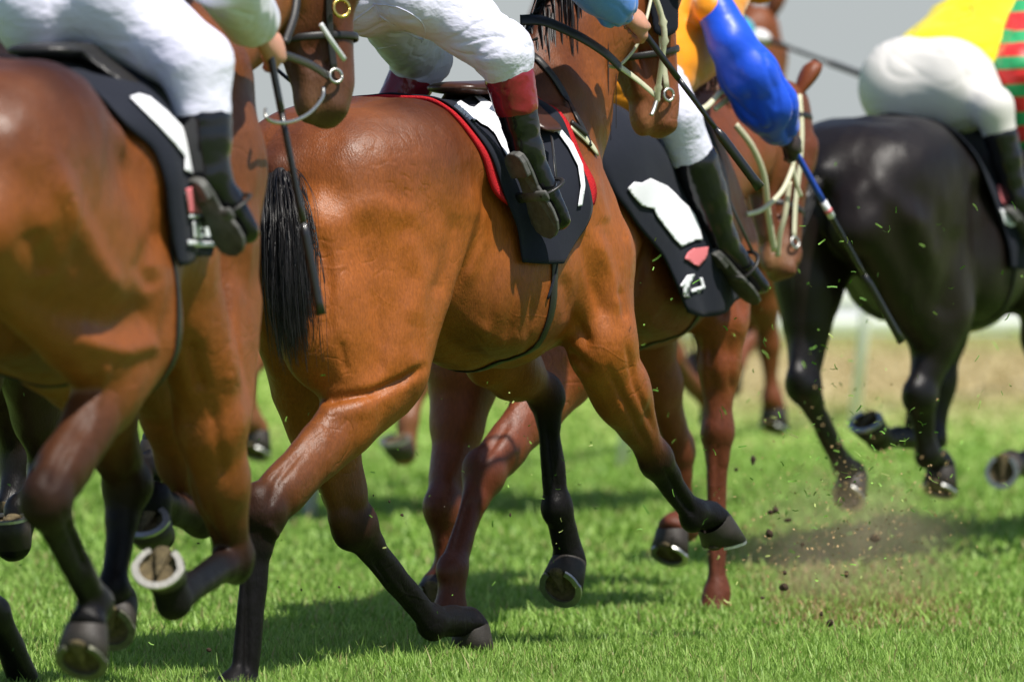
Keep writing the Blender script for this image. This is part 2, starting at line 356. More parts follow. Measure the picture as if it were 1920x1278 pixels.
# ------------------------------------------------------------------ ground
def plane(name, x0, x1, y0, y1, z, m, kind='structure'):
    me = new_mesh(name, [(x0, y0, z), (x1, y0, z), (x1, y1, z), (x0, y1, z)], [(0, 1, 2, 3)], m, smooth=False)
    o = bpy.data.objects.new(name, me); COL.objects.link(o); o['kind'] = kind; return o
def turf_mat():
    m = bpy.data.materials.new('turf'); m.use_nodes = True; t = m.node_tree; b = t.nodes['Principled BSDF']; b.inputs['Roughness'].default_value = .9; b.inputs['Specular IOR Level'].default_value = .2
    N = t.nodes.new; L = t.links.new
    g = N('ShaderNodeNewGeometry'); s = N('ShaderNodeSeparateXYZ'); L(g.outputs['Position'], s.inputs[0])
    mp = N('ShaderNodeMapping'); mp.inputs['Scale'].default_value = (1, .45, 1); L(g.outputs['Position'], mp.inputs[0])
    n = N('ShaderNodeTexNoise'); n.inputs['Scale'].default_value = 1.3; n.inputs['Detail'].default_value = 6; L(mp.outputs[0], n.inputs['Vector'])
    n2 = N('ShaderNodeTexNoise'); n2.inputs['Scale'].default_value = 28; n2.inputs['Detail'].default_value = 4; L(g.outputs['Position'], n2.inputs['Vector'])
    def mixc(f, a, c):
        x = N('ShaderNodeMix'); x.data_type = 'RGBA'
        if isinstance(f, float): x.inputs[0].default_value = f
        else: L(f, x.inputs[0])
        for i, v in ((6, a), (7, c)):
            if isinstance(v, tuple): x.inputs[i].default_value = (*v, 1)
            else: L(v, x.inputs[i])
        return x.outputs[2]
    def rng(v, a, c, lo=0., hi=1.):
        r = N('ShaderNodeMapRange'); r.interpolation_type = 'SMOOTHSTEP'; L(v, r.inputs[0]); r.inputs[1].default_value = a; r.inputs[2].default_value = c; r.inputs[3].default_value = lo; r.inputs[4].default_value = hi; return r.outputs[0]
    def mth(op, a, c):
        r = N('ShaderNodeMath'); r.operation = op
        for i, v in ((0, a), (1, c)):
            if isinstance(v, (int, float)): r.inputs[i].default_value = v
            else: L(v, r.inputs[i])
        return r.outputs[0]
    green = mixc(rng(n2.outputs[0], .3, .7), (.05, .11, .012), (.11, .19, .03))
    green = mixc(rng(n.outputs[0], .42, .62), green, (.15, .24, .04))
    # lighter, drier turf towards the rail
    green = mixc(rng(s.outputs['Y'], 24, 44), green, (.36, .47, .11))
    # worn straw coloured strip along the rail
    yy = mth('ADD', s.outputs['Y'], mth('MULTIPLY', n.outputs[0], 3.0))
    band = mth('MULTIPLY', rng(yy, 36, 44), rng(yy, 56.5, 51))
    xx = mth('MULTIPLY', rng(mth('SUBTRACT', s.outputs['X'], mth('MULTIPLY', s.outputs['Y'], .015)), .1, 1.0), band)
    c = mixc(xx, green, (.56, .46, .25))
    # hoof scuffed patch behind the black horse
    px_ = mth('MULTIPLY', rng(s.outputs['X'], .7, .95), rng(s.outputs['X'], 1.55, 1.2)); py_ = mth('MULTIPLY', rng(s.outputs['Y'], 20.4, 21.3), rng(s.outputs['Y'], 27.5, 24.5))
    c = mixc(mth('MULTIPLY', mth('MULTIPLY', px_, py_), rng(n2.outputs[0], .35, .6, .2, .8)), c, (.36, .26, .12))
    L(c, b.inputs['Base Color'])
    bp = N('ShaderNodeBump'); bp.inputs['Strength'].default_value = .8; bp.inputs['Distance'].default_value = .03; L(n2.outputs[0], bp.inputs['Height']); L(bp.outputs[0], b.inputs['Normal'])
    return m
plane('ground', -400, 400, -40, 3000, 0, turf_mat())
M_TRACK = mat('pale_sand_track', (.36, .38, .375), rough=.95, var=.05, varsc=.4)
plane('track', -400, 400, 57, 2900, .006, M_TRACK)

def make_grass():
    N = 0; Vs = []; Fs = []; Cs = []
    zones = [(17.0, 18.2, 2.2, 30000, .044, .004), (18.2, 20.6, 2.2, 108000, .044, .0028), (20.6, 24, 2.6, 76000, .042, .0044), (24, 34, 3.7, 54000, .042, .009), (34, 56, 6.0, 42000, .03, .02)]
    for (y0, y1, hw, n, h, wd) in zones:
        x = RNG.uniform(-hw, hw, n); y = RNG.uniform(y0, y1, n)
        p3 = np.stack([x, y, 0*x], 1)
        cl = vnoise(p3, 3.1)*.5+vnoise(p3, 11)*.5
        H = h*(.62+.5*RNG.random(n)**2+.35*cl)*np.where(RNG.random(n) < .04, 1.7, 1); H = np.clip(H, .012, .13)
        az = RNG.uniform(0, 2*math.pi, n); bend = RNG.uniform(.1, .9, n)*H
        w2 = wd*RNG.uniform(.5, 1.2, n)
        dx, dy = np.cos(az), np.sin(az); sx_, sy_ = -dy, dx
        lv = []
        for t, ww in ((0, 1), (.5, .8), (1, .08)):
            cx = x+dx*bend*t*t; cy = y+dy*bend*t*t; cz = H*t*(1-.18*t*(bend/H))
            lv.append(np.stack([cx-sx_*w2*ww, cy-sy_*w2*ww, cz], 1)); lv.append(np.stack([cx+sx_*w2*ww, cy+sy_*w2*ww, cz], 1))
        V = np.stack(lv, 1).reshape(-1, 3); b = np.arange(n)[:, None]*6+N
        Fs.append(np.concatenate([b+np.array([[0, 1, 3, 2]]), b+np.array([[2, 3, 5, 4]])])); Vs.append(V); N += len(V)
        r = RNG.random(n); base = np.array([.15, .30, .030])[None]*(1-r[:, None])+np.array([.40, .58, .14])[None]*r[:, None]
        dry = RNG.random(n) < .07; base[dry] = (.42, .38, .16)
        worn = (RNG.random(n) < .42*np.clip((x-.7)/.2, 0, 1)*np.clip((1.5-x)/.25, 0, 1)*np.clip((y-20.4)/1.0, 0, 1)*np.clip((27-y)/3, 0, 1)); dryf = np.clip((y-36)/7, 0, 1)*np.clip((x-.6)/.6, 0, 1); base = base*(1-dryf[:, None])+np.array([.50, .42, .22])*dryf[:, None]; base[worn] = (.36, .27, .12)
        Cs.append(np.repeat(base*(1+.13*cl[:, None]), 6, 0))
    m = mat('grass_blade', tint=True, rough=.5, spec=.35)
    t = m.node_tree; b = t.nodes['Principled BSDF']; o = t.nodes['Material Output']
    tr = t.nodes.new('ShaderNodeBsdfTranslucent'); mxs = t.nodes.new('ShaderNodeMixShader'); mxs.inputs[0].default_value = .38
    at = [q for q in t.nodes if q.bl_idname == 'ShaderNodeAttribute'][0]; t.links.new(at.outputs['Color'], tr.inputs[0])
    t.links.new(b.outputs[0], mxs.inputs[1]); t.links.new(tr.outputs[0], mxs.inputs[2]); t.links.new(mxs.outputs[0], o.inputs['Surface'])
    me = new_mesh('grass', np.concatenate(Vs), np.concatenate(Fs), m, smooth=False, cols=np.concatenate(Cs))
    ob = bpy.data.objects.new('grass', me); COL.objects.link(ob); ob['kind'] = 'stuff'
    ob['label'] = 'short green turf grass under the galloping horses'; ob['category'] = 'grass'
make_grass()

# ------------------------------------------------------------------ horse
BLK = (.0065, .0055, .0055)
def hoof_vecs(F, T, rot):
    if isinstance(rot, tuple):
        n = unit(rot); f = unit(np.cross([0, 1, 0], -n)); return n, f, np.cross(n, f)
    p = unit(V3(T)-V3(F)); ph = math.radians(40+rot); pa, pl, pz = p
    n = unit([pa*math.cos(ph)+pz*math.sin(ph), pl*.4, -pa*math.sin(ph)+pz*math.cos(ph)])
    f = unit(np.cross([0, 1, 0], -n)); f = f if True else f
    s_ = np.cross(n, f); return n, f, s_
def make_hoof(T, n, f, s_, sc=1.0):
    Cb = V3(T)-f*.062*sc; seg = 28; V = []; F_ = []
    prof = [(0, .048, .050, -.080, -.030), (.12, .050, .052, -.074, -.028), (.5, .055, .057, -.045, -.016), (1, .063, .064, 0, 0), (1, .058, .059, .001, 0), (1, .050, .050, -.006, 0), (1, .020, .03, -.012, 0)]
    for (_, wr, lr, dn, fo) in prof:
        for j in range(seg):
            a = 2*math.pi*j/seg; ca = math.cos(a); ll = lr*(1 if ca > 0 else .82)
            d2 = dn*(1 if ca > 0 else 1-.42*abs(ca)) if dn < -.02 else dn
            V.append(Cb+sc*(f*(ll*ca+fo)+s_*wr*math.sin(a)+n*d2))
    for i in range(len(prof)-1):
        for j in range(seg): F_.append((i*seg+j, i*seg+(j+1) % seg, (i+1)*seg+(j+1) % seg, (i+1)*seg+j))
    wall = (V[:5*seg], F_[:4*seg]); k = 4*seg
    sole = ([v for v in V[4*seg:]]+[Cb-n*.004*sc], [tuple(q-4*seg for q in ff) for ff in F_[4*seg:]]+[(2*seg+j, 2*seg+(j+1) % seg, 3*seg) for j in range(seg)])
    # shoe
    sv = []; sf = []; m = 30
    for i in range(m+1):
        a = math.radians(-148+296*i/m); ca, sa = math.cos(a), math.sin(a); k2 = 1 if ca > 0 else .86
        for (rr, dz) in ((1.04, .0015), (1.04, .009), (.76, .009), (.76, .0015)):
            sv.append(Cb+sc*(f*.062*rr*ca*k2+s_*.061*rr*sa*(1 if ca > 0 else .93)+n*dz))
    for i in range(m):
        for j in range(4): sf.append((i*4+j, i*4+(j+1) % 4, (i+1)*4+(j+1) % 4, (i+1)*4+j))
    sf += [(3, 2, 1, 0), (m*4, m*4+1, m*4+2, m*4+3)]
    cor = Cb+sc*(n*-.085-f*.030)
    return wall, sole, (sv, sf), cor

def groove(S, V, F_):
    """muscle grooves (-) and ridges (+) along lines on the near flank"""
    fr = S['fr']; N = np.zeros_like(V); fn = np.cross(V[F_[:, 2]]-V[F_[:, 0]], V[F_[:, 3]]-V[F_[:, 1]])
    for j in range(4):
        for a in range(3): N[:, a] += np.bincount(F_[:, j], fn[:, a], len(V))
    N /= np.linalg.norm(N, axis=1)[:, None]+1e-9
    R3 = np.array(fr.M.to_3x3()); W = V @ R3.T+np.array(fr.O)-np.array(CAMP); Nw = N @ R3.T
    c, s = math.cos(PITCH), math.sin(PITCH); dep = W[:, 1]*c-W[:, 2]*s; up = W[:, 1]*s+W[:, 2]*c
    X = 960+W[:, 0]/dep*FPX; Y = 639-up/dep*FPX
    face = np.clip(-(Nw*W).sum(1)/np.linalg.norm(W, axis=1)*2.5, 0, 1)
    for item in S['groove']:
        pts, wd, h = item[:3]; lmax = item[3] if len(item) > 3 else -.02; lmin = item[4] if len(item) > 4 else -9
        d2 = np.full(len(V), 1e9); tt = np.zeros(len(V)); n = len(pts)-1
        for i in range(n):
            a, b = np.array(pts[i], float), np.array(pts[i+1], float); ab = b-a
            t = np.clip(((X-a[0])*ab[0]+(Y-a[1])*ab[1])/ab.dot(ab), 0, 1); q = (X-a[0]-ab[0]*t)**2+(Y-a[1]-ab[1]*t)**2
            m = q < d2; d2[m] = q[m]; tt[m] = (i+t[m])/n
        wt = np.exp(-d2/wd**2)*face*np.clip(np.minimum(tt, 1-tt)*5+.25, 0, 1)*((V[:, 1] < lmax) & (V[:, 1] > lmin))
        V = V+N*(wt*h*1.35)[:, None]
    return V
def horse(S):
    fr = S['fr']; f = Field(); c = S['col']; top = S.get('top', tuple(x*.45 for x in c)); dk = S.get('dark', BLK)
    belly = S.get('belly', tuple(x*.6 for x in c)); mid = tuple((a+b)/2 for a, b in zip(c, dk))  # belly darker than the coat: underside shade put into its colour
    dz = S.get('dz', 0); g = S.get('g', 1.0); ws = S.get('ws', 1.0)
    gf = S.get('gf', 1.0); lr = S.get('lr', 1.33)
    def q(a, l, z): return np.array([a*(gf if a > 0 else g), l*ws, z+dz])
    # barrel
    st = [(-.62, 1.34, .14, .17), (-.40, 1.27, .165, .245), (-.16, 1.20, .235, .295), (.08, 1.165, .265, .335), (.32, 1.19, .240, .345), (.50, 1.22, .185, .285)]
    for i in range(len(st)-1):
        a, b = st[i], st[i+1]
        f.cap(q(a[0], 0, a[1]), q(b[0], 0, b[1]), (a[2]*ws, a[3]), (b[2]*ws, b[3]), .05, c)
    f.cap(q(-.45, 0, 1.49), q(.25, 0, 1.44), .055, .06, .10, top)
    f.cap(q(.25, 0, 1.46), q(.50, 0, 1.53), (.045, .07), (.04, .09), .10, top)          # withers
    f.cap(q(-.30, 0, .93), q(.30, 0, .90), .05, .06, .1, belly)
    # rump
    for sg in (-1, 1):
        f.ell(q(-.46, sg*.125, 1.375), (.30, .165*ws, .175), .07, lerp(c, top, .55), ax=(1, 0, .16))
        f.ell(q(-.60, sg*.105, 1.28), (.21, .150*ws, .22), .07, c, ax=(.8, 0, .6))
        f.ell(q(-.22, sg*.19, 1.37), (.10, .07, .05), .09, c)                             # point of hip
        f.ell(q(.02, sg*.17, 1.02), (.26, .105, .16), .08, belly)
    f.cap(q(-.62, 0, 1.44), q(-.80, 0, 1.36), (.09, .07), (.045, .045), .09, top)
    # hind legs
    hooves = []
    for nm in ('hR', 'hL'):
        if nm not in S['legs']: continue
        pts = S['legs'][nm]; rot = pts[4] if len(pts) > 4 else 0
        sg = -1 if nm[1] == 'R' else 1
        St, K, Ft, T = [fr.P(*p) if len(p) == 3 else V3(p[:3]) for p in pts[:4]]
        hip = q(-.47, sg*.15, 1.26); isc = q(-.74, sg*.11, 1.20)
        lk = np.linalg.norm(K-St); kd = unit(K-St)
        bk = unit(K-lerp(St, Ft, .5))                 # behind of the hock
        f.cap(hip, St+V3([-.02, 0, .05]), (.140*ws, .235), (.100, .135), .05, c)
        f.cap(q(-.32, sg*.195, 1.27), St+V3([.03, -sg*.01, .05]), (.075, .10), (.070, .085), .05, c)
        G_ = lerp(St, K, .22)+bk*.045
        f.cap(isc, G_, (.110*ws, .14), (.070, .075), .035, c)
        f.cap(q(-.62, sg*.18, 1.22), lerp(St, K, .12)+bk*.03, (.090*ws, .13), (.072, .085), .03, c)
        f.ell(St, (.085, .075, .085), .05, c)
        gm = lerp(St, K, .35)
        f.cap(St+kd*.02, gm, (.075, .105), (.066, .088), .03, c)
        f.cap(gm, K-kd*.10, (.066, .088), (.040*lr, .048*lr), .03, lerp(c, dk, S.get('gdark', .45)))
        f.cap(K-kd*.14, K, (.036*lr, .045*lr), (.036*lr, .046*lr), .03, lerp(c, dk, .85))
        hp = K+bk*.058-kd*.035                         # point of the hock
        f.cap(gm+bk*.065, hp, .026, .020, .022, lerp(c, dk, .5))
        f.cap(hp, K+bk*.018, (.024*lr, .026*lr), (.034*lr, .040*lr), .025, dk)
        f.ell(K, (.046*lr, .041*lr, .055*lr), .025, dk, ax=kd)
        cd = unit(Ft-K); Lc = np.linalg.norm(Ft-K)
        cb = unit(bk-cd*bk.dot(cd))
        f.cap(K+cd*.01, K+cd*.09, (.036*lr, .046*lr), (.028*lr, .031*lr), .025, dk)
        f.cap(K+cd*.08, Ft-cd*.04, (.024*lr, .025*lr), (.024*lr, .026*lr), .02, dk)
        f.cap(K+cd*.05+cb*.036, Ft-cd*.02+cb*.026, (.013*lr, .016*lr), (.014*lr, .016*lr), .008, dk)
        hooves.append((nm, Ft, T, rot, cd, cb))
    for nm in ('fR', 'fL'):
        if nm not in S['legs']: continue
        pts = S['legs'][nm]; rot = pts[4] if len(pts) > 4 else 0
        sg = -1 if nm[1] == 'R' else 1
        E, K, Ft, T = [fr.P(*p) if len(p) == 3 else V3(p[:3]) for p in pts[:4]]
        sh = q(.60, sg*.15, 1.12); sc_ = q(.36, sg*.135, 1.44)
        f.cap(sc_, sh, (.065, .115), (.085, .11), .07, c)                                   # shoulder blade
        f.cap(q(.30, sg*.165, 1.30), E+V3([-.0, 0, .06]), (.07, .13), (.06, .085), .055, c)   # triceps
        f.cap(sh, E+V3([0.02, 0, .03]), (.085, .115), (.068, .095), .06, c)
        kd = unit(K-E); Lf = np.linalg.norm(K-E)
        fw = unit(V3([1, 0, .1])-kd*V3([1, 0, .1]).dot(kd)) if abs(kd[0]) < .9 else unit(V3([0, 0, 1])-kd*kd[2])
        fk = S.get('fk', 1.0)
        f.cap(E, E+kd*Lf*.4, (.070*fk, .090*fk), (.058*fk, .074*fk), .05, c)
        f.cap(E+fw*.035, E+kd*Lf*.5+fw*.02, (.045, .055), (.036, .044), .02, c)
        f.cap(E+kd*Lf*.4, K-kd*.06, (.057*fk, .073*fk), (.043, .049), .04, lerp(c, dk, S.get('fdark', .62)))
        f.cap(E-fw*.03, K-kd*.05-fw*.018, (.035, .045), (.018, .02), .02, lerp(c, dk, .4))
        f.ell(K, (.066, .048, .053), .025, dk, ax=kd)
        f.ell(K+fw*.012-kd*.012, (.038,.041,.038), .02, dk)
        f.ell(K-fw*.034, (.022, .018, .020), .02, dk)
        cd = unit(Ft-K); bk = unit(-fw) if abs(cd.dot(fw)) < .8 else unit(-kd)
        cb = unit(bk-cd*bk.dot(cd))
        if cd[0] < -.45: cb = unit(V3([0, 0, 1])-cd*cd[2]) if False else cb
        f.cap(K+cd*.03, K+cd*.09, (.034*lr, .037*lr), (.024*lr, .027*lr), .025, dk)
        f.cap(K+cd*.08, Ft-cd*.04, (.0225*lr, .024*lr), (.0225*lr, .024*lr), .02, dk)
        f.cap(K+cd*.05+cb*.030, Ft-cd*.02+cb*.025, (.013*lr, .015*lr), (.014*lr, .015*lr), .008, dk)
        hooves.append((nm, Ft, T, rot, cd, cb))
    hs = S.get('hs', 1.0); hv = []
    for (nm, Ft, T, rot, cd, cb) in hooves:
        n, fw, s_ = hoof_vecs(Ft, T, rot)
        wall, sole, shoe, cor = make_hoof(T, n, fw, s_, hs)
        f.ell(Ft, (.034*lr, .029*lr, .033*lr), .025, dk, ax=cd); f.ell(Ft+cb*.028+cd*.01, (.026*lr, .022*lr, .018*lr), .02, dk, ax=cd)
        pd = unit(cor-Ft)
        f.cap(Ft, cor-pd*.01, (.027*lr, .030*lr), (.041, .044), .02, dk)
        f.ell(cor+n*.008, (.048*hs, .049*hs, .030), .014, dk, ax=fw, side=s_)
        hv.append((wall, sole, shoe, nm, (n, fw, s_)))
    for e_ in S.get('extra', []): e_(f, fr, c)
    # neck, head
    Pp = fr.P(*S['poll']) if len(S['poll']) == 3 else V3(S['poll'][:3]); Pm = fr.P(*S['muz']) if len(S['muz']) == 3 else V3(S['muz'][:3])
    nb = q(.42, 0, 1.27); pd = Pp+V3([-.03, 0, -.07])
    m1 = lerp(nb, pd, .38)+V3([0, 0, .0]); m2 = lerp(nb, pd, .72)
    f.cap(nb, m1, (.135*ws, .26), (.095, .19), .08, c); f.cap(m1, m2, (.095, .19), (.078, .14), .05, c); f.cap(m2, pd, (.078, .14), (.070, .125), .05, c)
    f.cap(q(.58, 0, 1.12), q(.52, 0, .96), (.13, .12), (.10, .09), .07, c)
    f.cap(q(.36, 0, 1.50), lerp(nb, Pp, .5)+V3([-.10, 0, .12]), (.04, .08), (.03, .07), .08, top)
    hx = unit(Pm-Pp); yaw = math.radians(S.get('hyaw', 0)); fwd = V3([math.cos(yaw), math.sin(yaw), .15])
    hf = unit(fwd-hx*hx.dot(fwd)); hs_ = np.cross(hf, hx); HL = np.linalg.norm(Pm-Pp)
    def h(t, o=0, s=0): return Pp+hx*HL*t+hf*o+hs_*s
    hc = S.get('hcol', c)
    hk = S.get('hsz', 1.0)
    f.cap(h(.02, .01), h(.30, .035), (.085*hk, .10*hk), (.088*hk, .105*hk), .03, hc, side=hs_)
    f.cap(h(.25, .05), h(.82, .030), (.072*hk, .062*hk), (.051*hk, .056*hk), .03, hc, side=hs_)
    for sg in (-1, 1):
        f.ell(h(.30, -.055, sg*.035), (.135*hk, .048*hk, .098*hk), .03, hc, ax=hx, side=hs_)      # cheek
        f.cap(h(.45, -.085, sg*.03), h(.80, -.045, sg*.018), .026, .022, .03, lerp(hc, dk, .3))
        f.cap(h(.22, .085, sg*.062), h(.52, .035, sg*.060), .022, .013, .025, hc)
        f.ell(h(.24, .060, sg*.070), (.038, .026, .030), .02, lerp(hc, dk, .4), ax=hx, side=hs_)
        f.cap(h(.86, .050, sg*.034), h(.97, .030, sg*.036), .022, .026, .02, lerp(hc, dk, .5))
        f.ell(h(.945, .045, sg*.044), (.022, .014, .015), .010, (.02, .012, .01), ax=unit(hx*.8+hf*.5), side=hs_, cut=True)
        f.cap(h(.72, .012, sg*.052), h(.94, -.014, sg*.052), .005, .009, .008, (.02, .012, .01), cut=True)
    mz = S.get('muzcol', lerp(hc, (.45, .25, .10), .4))
    f.ell(h(.90, .018), (.072*hk, .046*hk, .050*hk), .03, mz, ax=hx, side=hs_); f.ell(h(.92, -.036), (.052*hk, .034*hk, .026*hk), .02, mz, ax=hx, side=hs_)
    V, F_, cols = f.mesh(S.get('vox', .009), smooth=2, disp=(lambda V, N: .0035*vnoise(V, 8)+.0022*vnoise(V*np.array([1, 1, .6]), 22)-.0030*np.abs(vnoise(V*np.array([1, 1, .35]), 17, 4.))+.0012) if S.get('disp', 1) else None)
    if S.get('groove'):
        V = groove(S, V, F_)
    # topline darkening of the coat itself and mottling
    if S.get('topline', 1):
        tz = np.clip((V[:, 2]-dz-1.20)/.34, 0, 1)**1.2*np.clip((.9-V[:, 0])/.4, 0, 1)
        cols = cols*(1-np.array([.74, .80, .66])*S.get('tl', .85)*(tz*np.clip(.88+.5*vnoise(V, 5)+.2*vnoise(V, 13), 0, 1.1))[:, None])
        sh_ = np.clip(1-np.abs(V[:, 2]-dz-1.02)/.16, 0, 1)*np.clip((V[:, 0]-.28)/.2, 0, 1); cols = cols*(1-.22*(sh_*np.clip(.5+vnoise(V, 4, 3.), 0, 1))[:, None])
    R = root('horse', S['label'], 'horse', fr.O+fr.M.to_3x3() @ Vector((0, 0, 0)), fr.th, group='galloping racehorses')
    bm = S.get('mat', M_COAT)
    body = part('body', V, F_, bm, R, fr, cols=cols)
    for wall, sole, shoe, nm_, nv in hv:
        hb = part('hoof', *wall, S.get('hoofmat', M_HOOF), R, fr)
        part('sole', *sole, M_SOLE, hb, fr); part('horseshoe', *shoe, M_DSTEEL if nm_ in S.get('darkshoe', '') else M_STEEL, hb, fr, smooth=False)
        Cb = V3(sole[0][-1]); n_, f_, s__ = nv
        fg = Field(); fg.cap(Cb-f_*.045+n_*.004, Cb+f_*.022+n_*.004, (.022*hs, .010), (.005, .006), .01, side=s__); v_, ff_, _ = fg.mesh(.004, 1); part('frog', v_, ff_, M_SOLE, hb, fr)
    for sg in (-1, 1):
        ev = h(.245, .060, sg*.086)
        e = Field(); e.ell(ev, (.020, .012, .018), ax=hx, side=hs_); v, ff, _ = e.mesh(.004, 1); part('eye', v, ff, M_EYE, R, fr)
        # ear: a curled leaf
        b0 = h(-.02, .02, sg*.055); tip = b0-hx*.13+hs_*sg*.03+hf*.045; pts = []
        ev_ = []; ef = []
        for i in range(9):
            t = i/8; c0 = lerp(b0, tip, t); wd = .032*math.sin(math.pi*min(1, .18+.82*(1-t)**.8))*(1 if t < 1 else .1)+.002
            for j in range(7):
                a = math.radians(-110+220*j/6); ev_.append(c0+hs_*math.sin(a)*wd-hf*(math.cos(a)-.3)*wd*.8)
        for i in range(8):
            for j in range(6): ef.append((i*7+j, i*7+j+1, (i+1)*7+j+1, (i+1)*7+j))
        eo = part('ear', ev_, ef, bm, R, fr, cols=np.tile(lerp(c, dk, .3), (len(ev_), 1))); md = eo.modifiers.new('t', 'SOLIDIFY'); md.thickness = .006
    # tail
    td = S.get('tail')
    if td:
        vv = []; ff = []; rng = np.random.default_rng(S.get('seed', 1))
        P0 = q(-.80, 0, 1.36); ctrl = [fr.P(*p) for p in td['pts']]; spine = smooth_path([P0]+ctrl, 6); ns = td.get('n', 260); wd = td.get('w', .05)
        for i in range(ns):
            o1 = rng.normal(0, 1, 3); o1 /= np.linalg.norm(o1); rr = rng.random()**.5*(1.7 if rng.random() < .05 else 1); L_ = rng.uniform(.6, 1.0)**.8; t0 = rng.uniform(0, .42)**1.3; wav = rng.uniform(0, 6.28); ps = []
            for k, p in enumerate(spine):
                t = k/(len(spine)-1)
                if t > L_: break
                if t < t0: continue
                u_ = (t-t0); spread = wd*(.18+1.15*math.sin(math.pi*.5*min(u_*1.5, 1))*(1-.35*t))*rr
                ps.append(p+o1*spread+V3([.3, .6, .1])*.010*math.sin(t*7+wav)*t+V3([.6, .5, 0])*.02*math.sin(wav*3)*t*t+V3([0, 0, -1])*0)
            if len(ps) < 3: continue
            n_ = len(ps); wr = [td.get('r', .0028)*(1-.75*j/(n_-1)) for j in range(n_)]
            v, f_ = sweep(ps, wr, seg=4, caps=False); o = len(vv); vv += v; ff += [tuple(x+o for x in y) for y in f_]
        core = Field(); core.chain(spine[:int(len(spine)*.75)], [max(.012, wd*.45*math.sin(math.pi*min(1, .2+k/len(spine)))) for k in range(int(len(spine)*.75))], .02)
        v, f_, _ = core.mesh(.007, 1, disp=lambda V, N: .004*vnoise(V*np.array([1, 1, .12]), 90)); o = len(vv); vv += list(v); ff += [tuple(int(x)+o for x in y) for y in f_]
        part('tail', vv, ff, S.get('hair', M_HAIR), R, fr)
    # mane
    vv = []; ff = []; rng = np.random.default_rng(5)
    for i in range(S.get('mane', 170)):
        t = rng.random()**S.get('mpow', 1); cpt = lerp(q(.42, 0, 1.58), Pp+V3([-.07, 0, .03]), t)+V3([-.045*math.sin(math.pi*t), 0, .06*math.sin(math.pi*t)])
        cpt = cpt+rng.normal(0, .012, 3); sd_ = rng.choice([-1, 1], p=[.35, .65]); L_ = rng.uniform(.08, .17)*S.get('mlen', 1)
        ps = [cpt+V3([-.35*k, sd_*.25*k**.8, .35*k-1.1*k*k*4])*L_/.5*1 for k in np.linspace(0, .5, 5)]
        v, f_ = sweep(ps, [.004*(1-.7*j/4) for j in range(5)], seg=4, caps=False); o = len(vv); vv += v; ff += [tuple(x+o for x in y) for y in f_]
    if vv: part('mane', vv, ff, S.get('hair', M_HAIR), R, fr)
    Vw = V @ np.array(fr.M.to_3x3()).T+np.array(fr.O)
    S['bvh'] = BVHTree.FromPolygons([tuple(v) for v in Vw], [tuple(int(i) for i in t) for t in F_]); S['head'] = h; S['hv'] = (hx, hf, hs_); S['q'] = q; S['root'] = R
    return S

# ------------------------------------------------------------------ the horses
BAY = (.32, .088, .0105)
H2 = dict(hcol=(.20, .046, .011), muzcol=(.30, .12, .05), fk=1.2, hs=1.06,  fr=Frame(854, 19.6, 55), gf=.79, col=BAY, top=(.10, .032, .014), label='sharp bright bay racehorse in the middle with black tail and black lower legs',
  legs=dict(hR=[(735, 705, -.20), (492, 958, -.17), (456, 1298, -.16), (478, 1338, -.16), (0, 0, -1)],
            hL=[(600, 760, .12), (664, 985, .10), (810, 1164, .10), (910, 1238, .10), (-.30, 0, -.95)],
            fR=[(1126, 655, -.19), (1226, 856, -.17), (1300, 962, -.17), (1379, 1006, -.17), (.22, -.05, -.97)],
            fL=[(925, 660, .14), (1022, 735, .13), (1046, 950, .12), (1064, 1134, .12), (-.86, -.1, -.5)]),
  poll=(1175, -135, .02), muz=(1225, 245, -.02), hyaw=-20, hsz=1.15, extra=[lambda f, fr, c: f.ell(fr.P(605, 600, -.12), (.185, .115, .125), .06, c, ax=(.1, 0, 1))], vox=.0075, mane=520, mpow=1.6, mlen=1.9, tail=dict(pts=[(530, 360, -.04), (540, 430, -.10), (544, 540, -.12), (556, 670, -.13)], n=1600, w=.078, r=.0017), groove=[([(598, 754), (640, 744), (700, 736), (760, 712), (795, 688)], 9, -.014), ([(600, 775), (690, 765)], 16, .006), ([(600, 440), (618, 540), (612, 640)], 16, -.007), ([(700, 540), (716, 640), (712, 700)], 11, -.005), ([(862, 400), (842, 490), (818, 560)], 18, -.008), ([(905, 380), (900, 450), (870, 540)], 15, .008), ([(650, 400), (700, 380), (780, 400), (830, 470)], 26, .007), ([(930, 500), (915, 620)], 10, -.004), ([(970, 520), (950, 650)], 10, -.004), ([(1000, 560), (985, 670)], 9, -.004), ([(1085, 420), (1112, 520), (1134, 600)], 13, -.010), ([(1058, 510), (1072, 590), (1108, 655)], 14, -.010), ([(1120, 440), (1145, 520), (1160, 590)], 12, .008), ([(1160, 540), (1176, 600)], 8, -.007), ([(1040, 655), (1075, 668), (1110, 700)], 10, -.010), ([(1140, 690), (1175, 760), (1215, 840)], 7, -.007), ([(1110, 330), (1135, 420)], 14, .006), ([(575, 834), (520, 899), (505, 949)], 8, -.006), ([(500, 980), (520, 1010)], 9, .006), ([(463, 1080), (463, 1270)], 5, -.007), ([(700, 1050), (740, 1110), (785, 1165)], 5, -.007, .3, .02), ([(1028, 790), (1036, 860), (1044, 930)], 5, -.006, .3, .02), ([(1248, 880), (1275, 930), (1300, 965)], 5, -.007), ([(1175, 640), (1190, 720), (1228, 810)], 6, -.006), ([(640, 640), (650, 700)], 7, -.004), ([(560, 480), (575, 560)], 14, .006), ([(760, 430), (790, 520), (770, 610)], 22, .007), ([(870, 600), (940, 640), (1000, 640)], 16, .006), ([(1000, 160), (1060, 230), (1110, 330)], 18, -.007), ([(1040, 110), (1100, 180), (1130, 260)], 16, .006)])
